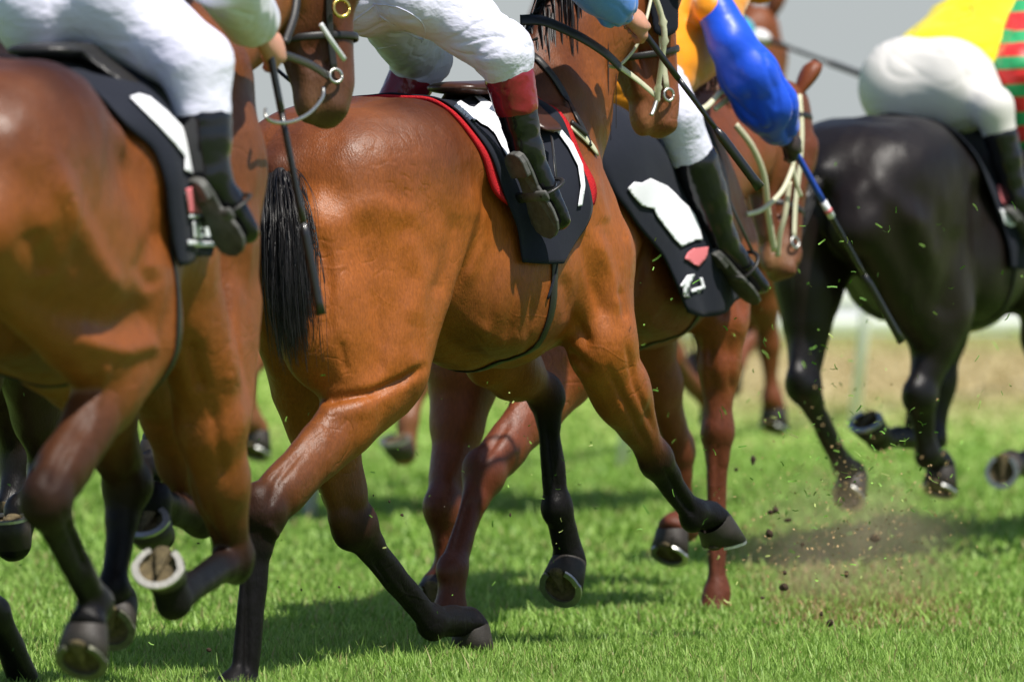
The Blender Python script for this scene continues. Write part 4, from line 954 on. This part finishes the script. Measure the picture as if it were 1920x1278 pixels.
for lst in ([(652, 62), (664, 40), (690, 20), (705, 12), (712, 36)], [(700, 8), (745, 14), (785, 36), (797, 60), (790, 80)], [(712, 30), (760, 60), (792, 76)], [(655, 85), (700, 92), (745, 84)]):
    q_ = []; n_ = []
    for p_ in smooth_path([V3((x, y, 0)) for x, y in lst], 5):
        l_, nn_, _, _ = C2['bbvh'].ray_cast(CAMP, ray(p_[0], p_[1]))
        if l_ is not None: q_.append(np.array(l_+nn_*.001)); n_.append(np.array(nn_))
    if len(q_) > 3: part('seam', *sweep(q_, .0020, .0012, n_), M_WHITE, C2['bo'])
wa = np.array(P2['haR']); whip(H2, 'black whip with wrapped grip held by the light blue sleeve', H2['fr'].P(1178, 22, -.235), H2['fr'].P(1425, 352, -.46), .38, r=(.0085, .0075, .0145))

def bridle(S, label, leather, noseband=True, reins_to=None, cheek=None, m_rein=None):
    h = S['head']; hx, hf, hs_ = S['hv']; fr = S['fr']; R = rootat('bridle', label, 'bridle', np.array(fr.W(h(.3))), S, 'bridles'); k = S.get('hsz', 1)
    def loop(t, rf, rb, rs, name, wd=.011, m=None, tilt=0):
        c = h(t, .0); ps = [c+hf*((rf if math.cos(a) > 0 else rb)*math.cos(a))*k+hs_*rs*k*math.sin(a)-hx*tilt*math.cos(a) for a in np.linspace(0, 2*math.pi, 33)]
        nn = [p-c for p in ps]; ps = [np.array(fr.W(p)) for p in ps]; nn = [np.array(fr.M.to_3x3() @ Vector(v)) for v in nn]
        return part(name, *sweep(ps, wd, .003, nn), m or leather, R)
    loop(.62, .100, .085, .066, 'noseband', .010, M_LEATHER); loop(.10, .115, .105, .092, 'browband', .010, M_LEATHER, tilt=.03)
    for sg in (-1, 1):
        ps = [h(t, o, sg*s_*k) for t, o, s_ in ((-.02, .0, .088), (.2, .01, .092), (.4, .01, .085), (.6, .01, .070), (.80, .015, .062))]
        part('cheek_strap', *sweep(smooth_path(ps, 4), .010, .003, hs_), leather, R, fr)
        c = h(.83, .015, sg*.066*k); cw = np.array(fr.W(c)); ring(cw, np.array(fr.M.to_3x3() @ Vector(hs_)), .017, .0045, M_STEEL, R)
    return R
def rein(S, R, sg, hand_pt, m, wd=.009, sag=.03):
    h = S['head']; k = S.get('hsz', 1); a = h(.83, -.01, sg*.070*k); b = V3(hand_pt); md = lerp(a, b, .5)+V3([0, sg*.02, -sag])
    part('rein', *sweep(smooth_path([a, md, b], 8), wd, .0028, (0, 1, .1)), m, R, S['fr'])
br2 = bridle(H2, 'pale rubber bridle with black winkers on the head of the middle bay', M_PALE)
rein(H2, br2, 1, p2['haL'], M_LEATHER)
for sg in (-1, 1):                                    # black winkers: a cup beside each eye on a black cheek panel
    h = H2['head']; hx, hf, hs_ = H2['hv']; f = Field()
    f.cap(h(.05, .03, sg*.108), h(.50, .02, sg*.098), (.075, .012), (.045, .010), .01, side=hf); f.ell(h(.27, .075, sg*.115), (.055, .030, .045), .01, ax=hx, side=hs_); f.ell(h(.27, .115, sg*.105), (.050, .030, .040), .01, ax=hx, side=hs_, cut=True)
    V, F_, _ = f.mesh(.005, 1); part('winker', V, F_, M_NAVY, br2, H2['fr'])
g3 = H2['fr']
def px3(S, lst, sub=6): return [np.array(S['fr'].W(p)) for p in smooth_path([S['fr'].P(*q) for q in lst], sub)]
part('rein', *sweep(px3(H2, [(975, 38, -.09), (1020, 40, -.14), (1085, 68, -.18), (1135, 100, -.19), (1163, 127, -.19)]), .0165, .004, (0.5, -.8, .4)), M_LEATHER, br2)
part('rein', *sweep(px3(H2, [(1160, 124, -.19), (1195, 150, -.17), (1230, 180, -.14)]), .0115, .004, (.5, -.8, .4)), M_PALE, br2)
part('rein', *sweep(px3(H2, [(1225, -20, -.2), (1208, 50, -.215), (1190, 92, -.2), (1160, 124, -.18), (1142, 124, -.17)]), .0048, .0048), M_PALE, br2)
part('cheek_piece', *sweep(px3(H2, [(1226, -10, -.20), (1240, 30, -.20), (1246, 70, -.20), (1240, 120, -.18), (1234, 165, -.16), (1232, 190, -.15)]), [.009]*7+[.010, .014]+[.009]*4+[.014]+[.008]*10+[.013]+[.009]*6, .006, (.3, -1, 0)), M_PALE, br2)
part('bit_ring', *sweep(px3(H2, [(1232, 186, -.15), (1226, 205, -.15), (1221, 216, -.15)]), .006, .005), M_STEEL, br2)
bp2 = rootat('breastplate', 'thin black neck strap running down to a buckle on the shoulder of the middle bay', 'breastplate', hit(H2, 1050, 190)[0], H2)
strap(H2, [(968, 88), (1000, 105), (1032, 140), (1056, 178), (1076, 215), (1092, 245), (1104, 275)], .0115, .004, M_LEATHER, bp2)
strap(H2, [(1068, 236), (1084, 250), (1100, 266), (1116, 288)], .013, .004, M_PALE, bp2)
strap(H2, [(1066, 232), (1080, 243), (1092, 254)], .008, .006, M_LEATHER, bp2, name='buckle', off=.012)
strap(H2, [(1044, 478), (1036, 520), (1024, 560)], .004, .003, M_NAVY, bp2, name='girth_cord')

# ------------------------------------------------------------------ left horse
saddle(H1, 'dark racing saddle under the jockey in white silk at the left', m=M_LEATHER)
cl1, bv1 = cloth(H1, 'saddle_cloth', 'navy saddle cloth with white strip, pink panel and lettering on the left bay', 'saddle cloth',
      [(0, -.28, .25), (40, -.20, .35), (60, -.05, .48), (90, 0, .50), (110, .05, .42)], M_NAVY, off=.018)
decal(H1, bv1, 'print', [(240, 188), (257, 182), (277, 188), (306, 212), (333, 239), (352, 262), (368, 285), (374, 309), (370, 330), (364, 344), (358, 329), (339, 320), (340, 295), (322, 273), (295, 243), (268, 216)], M_WCLOTH, cl1, label='white strip along the rear of the cloth')
decal(H1, bv1, 'panel', [(341, 354), (361, 349), (372, 372), (384, 399), (347, 399)], M_PINK, cl1, step=5)
for k_ in range(6): decal(H1, bv1, 'stripe', [(342+k_, 362+7*k_), (366+3*k_, 358+7*k_), (367+3*k_, 360.5+7*k_), (342+k_, 364.5+7*k_)], M_WCLOTH, cl1, off=.009, step=4)
decal(H1, bv1, 'rule', [(347, 403), (386, 403), (388, 408), (348, 409)], M_WCLOTH, cl1, step=4)
for gl in ([(354, 416), (359, 414), (361, 426), (366, 425), (365, 415), (371, 413), (373, 428), (368, 431), (368, 437), (375, 437), (374, 445), (356, 446)], [(374, 414), (381, 413), (383, 420), (387, 420), (387, 413), (392, 413), (399, 442), (393, 444), (391, 432), (386, 431), (387, 444), (378, 445)]):
    decal(H1, bv1, 'lettering', gl, M_WCLOTH, cl1, step=4)
decal(H1, bv1, 'bar', [(345, 450), (404, 454), (404, 463), (346, 459)], M_WCLOTH, cl1, step=4)
P1 = dict(pel=(150, -5, .02), neck=(330, -150, .02), head=(420, -220, .02), shR=(370, -130, -.17), shL=(300, -150, .18),
  elR=(410, -60, -.30), wrR=(484, 60, -.22), haR=(506, 94, -.20), elL=(380, -60, .30), wrL=(440, -20, .12), haL=(460, -5, .10),
  knR=(368, 118, -.30), anR=(392, 318, -.34), toR=(470, 452, -.42), knL=(190, 100, .28), anL=(120, 250, .33), toL=(150, 350, .36),
  grip={'R': (.1, -.2, -.9)}, back={'R': (.3, -.9, .1)})
C1 = dict(fa=.008, fs=10, jacket=M_WSILK, bl=.60, kr=.080, cr=.062, wide=1.16, slR=1.25, br=1.12, stlab=['black stirrup under the muddy boot of the jockey at the left', 'far side stirrup hidden behind the left bay'])
p1, R1 = person(H1, 'jockey in white breeches and white silk with black boots on the left bay', P1, C1, hires=False)
whip(H1, 'long black whip hanging from the white sleeve across the middle bay rump', H1['fr'].P(503, 84, -.22), H1['fr'].P(602, 590, -.34), .25, r=(.008, .0085, .012))
br1 = bridle(H1, 'black bridle with brass buckles and a wire ring bit on the left bay', M_LEATHER)
hp = H1['head']; hx, hf, hs_ = H1['hv']
rein(H1, br1, -1, p1['haR'], M_LEATHER, .011, .0); rein(H1, br1, 1, p1['haL'], M_LEATHER)
for t_ in (.20, .50):
    c_ = H1['fr'].W(hp(t_, .03, -.125)); ring(np.array(c_), np.array(H1['fr'].M.to_3x3() @ Vector(hs_)), .022, .005, M_BRASS, br1, name='buckle')
part('bit_bar', *sweep(px3(H1, [(498, 205, -.26), (500, 222, -.27), (520, 230, -.27), (550, 227, -.27), (580, 212, -.26), (604, 184, -.24), (606, 165, -.23)]), .0045), M_STEEL, br1)
part('cheek_strap', *sweep(px3(H1, [(558, -20, -.22), (552, 30, -.23), (535, 80, -.23)]), .010, .004, (.2, -1, 0)), M_LEATHER, br1)
part('loose_strap', *sweep(px3(H1, [(601, 45, -.25), (622, 78, -.27), (646, 112, -.28)]), .0065, .004, (.2, -1, 0)), M_PLASTIC, br1)

# ------------------------------------------------------------------ chestnut
saddle(H3, 'black racing saddle on the chestnut', m=M_LEATHER)
cl3, bv3 = cloth(H3, 'saddle_cloth', 'navy saddle cloth with a large ragged white patch on the chestnut', 'saddle cloth',
      [(0, -.52, .27), (40, -.62, .25), (60, -.66, .25), (75, -.60, .25), (90, -.47, .26), (105, -.33, .29), (125, -.22, .33), (136, -.12, .31)], M_NAVY, off=.018)
decal(H3, bv3, 'print', [(1172, 353), (1184, 341), (1198, 343), (1214, 335), (1245, 349), (1262, 365), (1270, 375), (1285, 388), (1297, 403), (1306, 425), (1312, 450), (1300, 450), (1296, 452), (1273, 463), (1258, 447), (1239, 422), (1226, 405), (1221, 392), (1198, 385), (1183, 369)], M_WCLOTH, cl3, label='large ragged white patch')
decal(H3, bv3, 'panel', [(1278, 485), (1284, 474), (1295, 466), (1323, 463), (1320, 482), (1305, 500), (1292, 494)], M_PINK, cl3, step=5)
decal(H3, bv3, 'lettering', [(1258, 552), (1283, 516), (1297, 514), (1276, 560), (1268, 561)], M_WCLOTH, cl3, step=5)
decal(H3, bv3, 'lettering', [(1290, 543), (1310, 536), (1306, 520), (1311, 520), (1317, 540), (1292, 549)], M_WCLOTH, cl3, step=4)
P3 = dict(pel=(1172, 150, 0), neck=(1350, -30, .02), head=(1400, -90, .02), shR=(1332, 15, -.22), shL=(1300, -40, .18),
  elR=(1422, 145, -.34), wrR=(1462, 238, -.36), haR=(1478, 272, -.36), elL=(1330, 60, .28), wrL=(1370, 130, .12), haL=(1385, 150, .10),
  knR=(1268, 218, -.27), anR=(1352, 445, -.32), toR=(1430, 545, -.38), knL=(1170, 200, .24), anL=(1150, 300, .30), toL=(1180, 360, .34),
  grip={'R': (.2, -.3, -.9)}, back={'R': (-.2, -.9, .1)})
C3 = dict(jacket=M_ORANGE, sleeve=M_RBLUE, bl=.42, kr=.070, cr=.068, br=1.28, jk=1.25, hem=-.02, slR=1.1, ja=.024, sa=.034, bagR=[(1337, 10, -.22, (.054, .058)), (1368, 78, -.28, (.058, .062)), (1402, 140, -.32, (.088, .066)), (1436, 198, -.35, (.094, .064)), (1458, 236, -.36, (.062, .055))], handcol=(.02, .015, .015), skin=mat('gloved_skin', tint=True, rough=.5), cap=M_ORANGE, stlab=['stirrup on the shiny black boot against the chestnut', 'far side stirrup of the chestnut'])
p3, R3 = person(H3, 'jockey in orange silk with billowing royal blue sleeve on the chestnut', P3, C3)
whip(H3, 'whip with blue grip and white band held below the royal blue sleeve', H3['fr'].P(1482, 268, -.36), H3['fr'].P(1690, 640, -.52), .30, m_grip=M_WBLUE, r=(.009, .0075, .013), band=True)
br3 = bridle(H3, 'pale strapped bridle hanging loose on the chestnut', M_PALE)
rein(H3, br3, 1, p3['haL'], M_PALE)
part('rein', *sweep(px3(H3, [(1290, 215, -.22), (1325, 200, -.24), (1352, 172, -.24), (1368, 180, -.23), (1340, 205, -.22)]), .009, .005, (.2, -1, .2)), M_PALE, br3)
part('rein', *sweep(px3(H3, [(1380, 235, -.22), (1410, 275, -.24), (1432, 330, -.24), (1440, 400, -.22), (1452, 470, -.20)]), .011, .005, (.2, -1, .2)), M_PALE, br3)
part('rein', *sweep(px3(H3, [(1400, 402, -.25), (1430, 392, -.27), (1465, 360, -.28), (1484, 320, -.28), (1488, 300, -.28)]), .008, .005, (.2, -1, .2)), M_PALE, br3)
part('strap', *sweep(px3(H3, [(1486, 305, -.28), (1492, 340, -.28), (1502, 368, -.28)]), .007, .004, (.2, -1, .2)), M_PALE, br3)
part('strap', *sweep(px3(H3, [(1480, 340, -.25), (1472, 400, -.24), (1462, 440, -.22), (1458, 480, -.2)]), .009, .006, (.2, -1, .2)), M_PALE, br3)

# ------------------------------------------------------------------ black horse
saddle(H4, 'black racing saddle on the black horse', m=M_LEATHER)
cl4, bv4 = cloth(H4, 'saddle_cloth', 'dark saddle cloth with red badge on the black horse', 'saddle cloth',
      [(0, -.30, .27), (45, -.25, .3), (70, -.12, .35), (90, -.05, .35), (118, .0, .35)], M_NAVY, off=.018)
decal(H4, bv4, 'print', [(1872, 292), (1884, 300), (1896, 318), (1902, 338), (1892, 338), (1880, 322)], M_WCLOTH, cl4)
decal(H4, bv4, 'badge', [(1866, 350), (1884, 338), (1902, 345), (1904, 375), (1892, 392), (1874, 380)], M_PINK, cl4, step=5)
decal(H4, bv4, 'lettering', [(1870, 392), (1882, 396), (1890, 410), (1898, 400), (1906, 420), (1892, 426), (1880, 420)], M_WCLOTH, cl4, step=5)
P4 = dict(pel=(1745, 155, .02), neck=(1960, -5, .02), head=(2030, -60, .02), shR=(1950, 30, -.18), shL=(1900, -10, .18),
  elR=(1980, 120, -.32), wrR=(2050, 150, -.2), haR=(2070, 160, -.19), elL=(1960, 60, .28), wrL=(2040, 80, .12), haL=(2060, 90, .10),
  knR=(1862, 200, -.27), anR=(1905, 370, -.32), toR=(1965, 450, -.38), knL=(1800, 210, .24), anL=(1750, 300, .30), toL=(1780, 350, .34))
C4 = dict(fa=.010, fs=9, ja=.03, jacket=M_YELLOW, bl=.35, kr=.065, cr=.055, wide=1.34, bk=.10, jk=1.4, hem=.07, breeches=mat('cream_breeches', (.70, .67, .64), rough=.6), stlab=['stirrup of the jockey in yellow', 'far side stirrup of the black horse'])
person(H4, 'crouching jockey in yellow silk and cream breeches on the black horse', P4, C4)
br4 = bridle(H4, 'black bridle on the black horse', M_LEATHER)

# ------------------------------------------------------------------ jockey ahead in red and green
H5 = dict(fr=Frame(2090, 26.2, 62), col=(.15, .05, .015), label='bay racehorse beyond the right edge under the red and green jockey', dz=-.04, legs=dict(
            hR=[(2060, 560, -.19), (2010, 720, -.16), (2040, 840, -.15), (2070, 900, -.15), 20], hL=[(1990, 560, .10), (1975, 700, .08), (2000, 840, .08), (2030, 900, .08), 20],
            fR=[(2290, 620, -.17), (2340, 760, -.16), (2330, 880, -.16), (2350, 930, -.16), 0], fL=[(2230, 600, .12), (2300, 720, .12), (2270, 820, .12), (2250, 850, .12), 50]),
      poll=(2440, 100, 0), muz=(2490, 380, 0), vox=.016, mane=0)
horse(H5)
saddle(H5, 'racing saddle under the red and green jockey', m=M_LEATHER)
P5 = dict(pel=(2040, 150, .02), neck=(2230, 5, .02), head=(2300, -60, .02), shR=(2190, 30, -.18), shL=(2150, -10, .18),
  elR=(2210, 120, -.32), wrR=(2280, 150, -.2), haR=(2300, 160, -.19), elL=(2190, 60, .28), wrL=(2270, 80, .12), haL=(2290, 90, .10),
  knR=(2110, 215, -.27), anR=(2120, 370, -.32), toR=(2180, 450, -.38), knL=(2060, 210, .24), anL=(2020, 300, .30), toL=(2050, 350, .34))
P5.update(shR=(2015, 0, -.2), elR=(2005, 130, -.38), wrR=(2022, 262, -.38), haR=(2030, 285, -.38))
P5 = {k: (v[0]-95, v[1], v[2]) for k, v in P5.items()}
C5 = dict(jacket=M_REDGREEN, slR=1.25, bl=.35, breeches=M_REDGREEN, wide=1.1, kr=.085, cr=.07, stlab=['stirrup of the red and green jockey', 'far side stirrup of the red and green jockey'])
person(H5, 'jockey in red and green striped silk at the right edge', P5, C5)

# ------------------------------------------------------------------ far jockey in cyan
saddle(H6, 'racing saddle on the distant chestnut', m=M_LEATHER)
P6 = dict(pel=(1195, 110, .0), neck=(1280, 0, .02), head=(1290, 30, .02), shR=(1312, 12, -.16), shL=(1270, 0, .18),
  elR=(1345, 45, -.22), wrR=(1398, 66, -.26), haR=(1422, 74, -.27), elL=(1300, 60, .28), wrL=(1340, 80, .12), haL=(1350, 90, .10),
  knR=(1262, 190, -.27), anR=(1262, 330, -.32), toR=(1300, 400, -.38), knL=(1190, 180, .24), anL=(1180, 300, .30), toL=(1200, 350, .34),
  grip={'R': (.6, -.6, -.2)}, back={'R': (0, -1, 0)})
C6 = dict(jacket=M_CYAN, cap=M_CYAN, slR=1.15, handcol=(.75, .75, .75), skin=mat('pale_glove_skin', tint=True, rough=.6), stlab=['stirrup of the far jockey in cyan', 'far side stirrup of the far cyan jockey'])
person(H6, 'far jockey with cyan sleeve and pale glove behind the orange jockey', P6, C6)
whip(H6, 'distant dark whip pointing right from a pale glove against the grey sky', H6['fr'].P(1415, 66, -.28), H6['fr'].P(1615, 140, -.60), .3, r=(.009, .008, .014))

# ------------------------------------------------------------------ running rail
RR = root('running_rail', 'white running rail with slanted posts beyond the horses', 'rail', (.495, 32.2, 0), 0)
d_ = unit([1.28, 4.8, 0]); rp = [V3([.495, 32.2, 0])+d_*4.97*i for i in range(-1, 5)]
for p_ in rp:
    top_ = p_+V3([.12, -.02, 1.12]); base_ = p_
    part('post', *sweep([base_-V3([.0, 0, .02]), lerp(base_, top_, .6), top_], .028), M_PLASTIC, RR)
part('top_rail', *sweep([p_+V3([.12, -.02, 1.14]) for p_ in rp], .045, .035, (0, 0, 1)), M_PLASTIC, RR)
FR = root('low_fence', 'low white board fence along the far edge of the turf', 'fence', (0, 56.3, 0), 0)
for z_ in (.10, .30): part('board', *sweep([V3([x, 56.3, z_]) for x in (-40, 0, 40)], .06, .03, (0, 1, 0)), M_PLASTIC, FR)
for x_ in np.arange(-8, 9, 2.4): part('post', *sweep([V3([x_, 56.36, 0]), V3([x_, 56.36, .38])], .04), M_PLASTIC, FR)

# ------------------------------------------------------------------ kicked-up turf
rc = np.random.default_rng(11)
def clod(px, py, D, r):
    d = ray(px, py); p = CAMP+d*(D/d.y); bm = bmesh.new(); bmesh.ops.create_icosphere(bm, subdivisions=2, radius=r)
    sc_ = rc.uniform(.6, 1.4, 3); off = rc.uniform(0, 50)
    for v in bm.verts:
        n = vnoise(np.array([list(v.co)])/r, 1.1, off)[0]; v.co = Vector((v.co.x*sc_[0], v.co.y*sc_[1], v.co.z*sc_[2]))*(1+.5*n)
    me = bpy.data.meshes.new('dirt_clod'); bm.to_mesh(me); bm.free(); me.materials.append(M_SOIL)
    o = bpy.data.objects.new('dirt_clod', me); COL.objects.link(o); o.location = p
    o['label'] = 'dark clod of kicked-up soil flying above the turf'; o['category'] = 'dirt clod'; o['group'] = 'flying clods of soil'
for (x, y, D, r) in [(1413, 862, 22, .013), (1455, 955, 21.5, .014), (1447, 960, 21.5, .010), (1477, 975, 22, .010), (1443, 1000, 21, .010), (1641, 1008, 22, .010), (1471, 1073, 21, .008), (1470, 1100, 21, .010),
    (1556, 1168, 20.6, .013), (1540, 1150, 20.6, .006), (730, 940, 19.3, .004), (754, 965, 19.3, .004), (833, 950, 19.3, .003), (957, 965, 19.4, .004), (636, 1100, 19.0, .004), (565, 1105, 19, .004), (372, 1018, 19, .003), (392, 1218, 19, .005),
    (1602, 940, 23, .010), (1430, 1120, 21, .007), (1588, 1075, 21.5, .008), (1505, 1020, 22, .007), (1380, 880, 22, .008), (1690, 1250, 20, .004), (1674, 1257, 19.8, .005), (700, 928, 19.4, .003)]:
    clod(x, y, D, r)
def bits():
    V = []; F = []; Cc = []
    def bit(px, py, D, L_, wd, col, c3=False):
        d = ray(px, py); p = np.array(CAMP+d*(D/d.y)); a = unit(rc.normal(0, 1, 3)); b = unit(np.cross(a, rc.normal(0, 1, 3))); o = len(V)
        k = unit(np.cross(a, b))
        for t in (-1, 0, 1):
            q = p+a*L_*t+k*L_*.5*(1-t*t)*rc.uniform(.3, 1)
            V.append(q-b*wd); V.append(q+b*wd); Cc.extend([col, col])
        F.append((o, o+1, o+3, o+2)); F.append((o+2, o+3, o+5, o+4))
    G = [(.12, .30, .03), (.22, .42, .06), (.35, .42, .12)]
    for _ in range(260):
        x, y = rc.normal(1560, 120), rc.normal(900, 190)
        if y > 1230 or x > 1915: continue
        bit(x, y, rc.uniform(19.4, 23.5), rc.uniform(.003, .014), rc.uniform(.0008, .003), G[rc.integers(3)])
    for _ in range(120): bit(rc.uniform(1180, 1920), rc.uniform(380, 1000), rc.uniform(18.8, 22), rc.uniform(.006, .016), rc.uniform(.001, .002), G[rc.integers(2)])
    for _ in range(160): bit(rc.uniform(0, 1200), rc.uniform(700, 1230), rc.uniform(18.2, 20), rc.uniform(.003, .009), rc.uniform(.0008, .0016), G[rc.integers(3)])
    for _ in range(1500):
        x, y = rc.normal(1590, 110), rc.normal(1020, 110)
        if y > 1200: continue
        bit(x, y, rc.uniform(20.5, 24), rc.uniform(.001, .005), rc.uniform(.0008, .003), (.42, .28, .12))
    me = new_mesh('turf_spray', np.array(V), np.array(F), mat('flying_bits', tint=True, rough=.7), smooth=False, cols=np.array(Cc))
    o = bpy.data.objects.new('turf_spray', me); COL.objects.link(o); o['kind'] = 'stuff'; o['label'] = 'fine spray of grass blades and soil flung up by the hooves'; o['category'] = 'turf spray'
bits()
# tan dust hanging over the turf where the black horse has just pushed off
bm = bmesh.new(); bmesh.ops.create_icosphere(bm, subdivisions=3, radius=1.0)
dp = CAMP+ray(1600, 1025)*22.3
for v in bm.verts: v.co = Vector((v.co.x*.46, v.co.y*.85, v.co.z*.33))
me = bpy.data.meshes.new('dust'); bm.to_mesh(me); bm.free()
dm = bpy.data.materials.new('tan_dust'); dm.use_nodes = True; t = dm.node_tree; t.nodes.remove(t.nodes['Principled BSDF'])
vol = t.nodes.new('ShaderNodeVolumePrincipled'); vol.inputs['Color'].default_value = (.93, .76, .48, 1); vol.inputs['Anisotropy'].default_value = .2
tc_ = t.nodes.new('ShaderNodeTexCoord'); ln = t.nodes.new('ShaderNodeVectorMath'); ln.operation = 'LENGTH'; mp_ = t.nodes.new('ShaderNodeMapping'); mp_.inputs['Scale'].default_value = (1/.46, 1/.85, 1/.33)
t.links.new(tc_.outputs['Object'], mp_.inputs[0]); t.links.new(mp_.outputs[0], ln.inputs[0])
fo = t.nodes.new('ShaderNodeMapRange'); fo.interpolation_type = 'SMOOTHSTEP'; fo.inputs[1].default_value = .15; fo.inputs[2].default_value = 1; fo.inputs[3].default_value = 1; fo.inputs[4].default_value = 0; t.links.new(ln.outputs['Value'], fo.inputs[0])
nn_ = t.nodes.new('ShaderNodeTexNoise'); nn_.inputs['Scale'].default_value = 6; nn_.inputs['Detail'].default_value = 3; t.links.new(tc_.outputs['Object'], nn_.inputs['Vector'])
fn_ = t.nodes.new('ShaderNodeMapRange'); fn_.inputs[1].default_value = .35; fn_.inputs[2].default_value = .7; fn_.inputs[3].default_value = 0; fn_.inputs[4].default_value = 1.15; t.links.new(nn_.outputs[0], fn_.inputs[0])
ml_ = t.nodes.new('ShaderNodeMath'); ml_.operation = 'MULTIPLY'; t.links.new(fo.outputs[0], ml_.inputs[0]); t.links.new(fn_.outputs[0], ml_.inputs[1]); t.links.new(ml_.outputs[0], vol.inputs['Density'])
t.links.new(vol.outputs[0], t.nodes['Material Output'].inputs['Volume']); me.materials.append(dm)
do = bpy.data.objects.new('dust', me); COL.objects.link(do); do.location = dp; do['kind'] = 'stuff'; do['label'] = 'tan dust drifting over the turf behind the black horse'; do['category'] = 'dust'
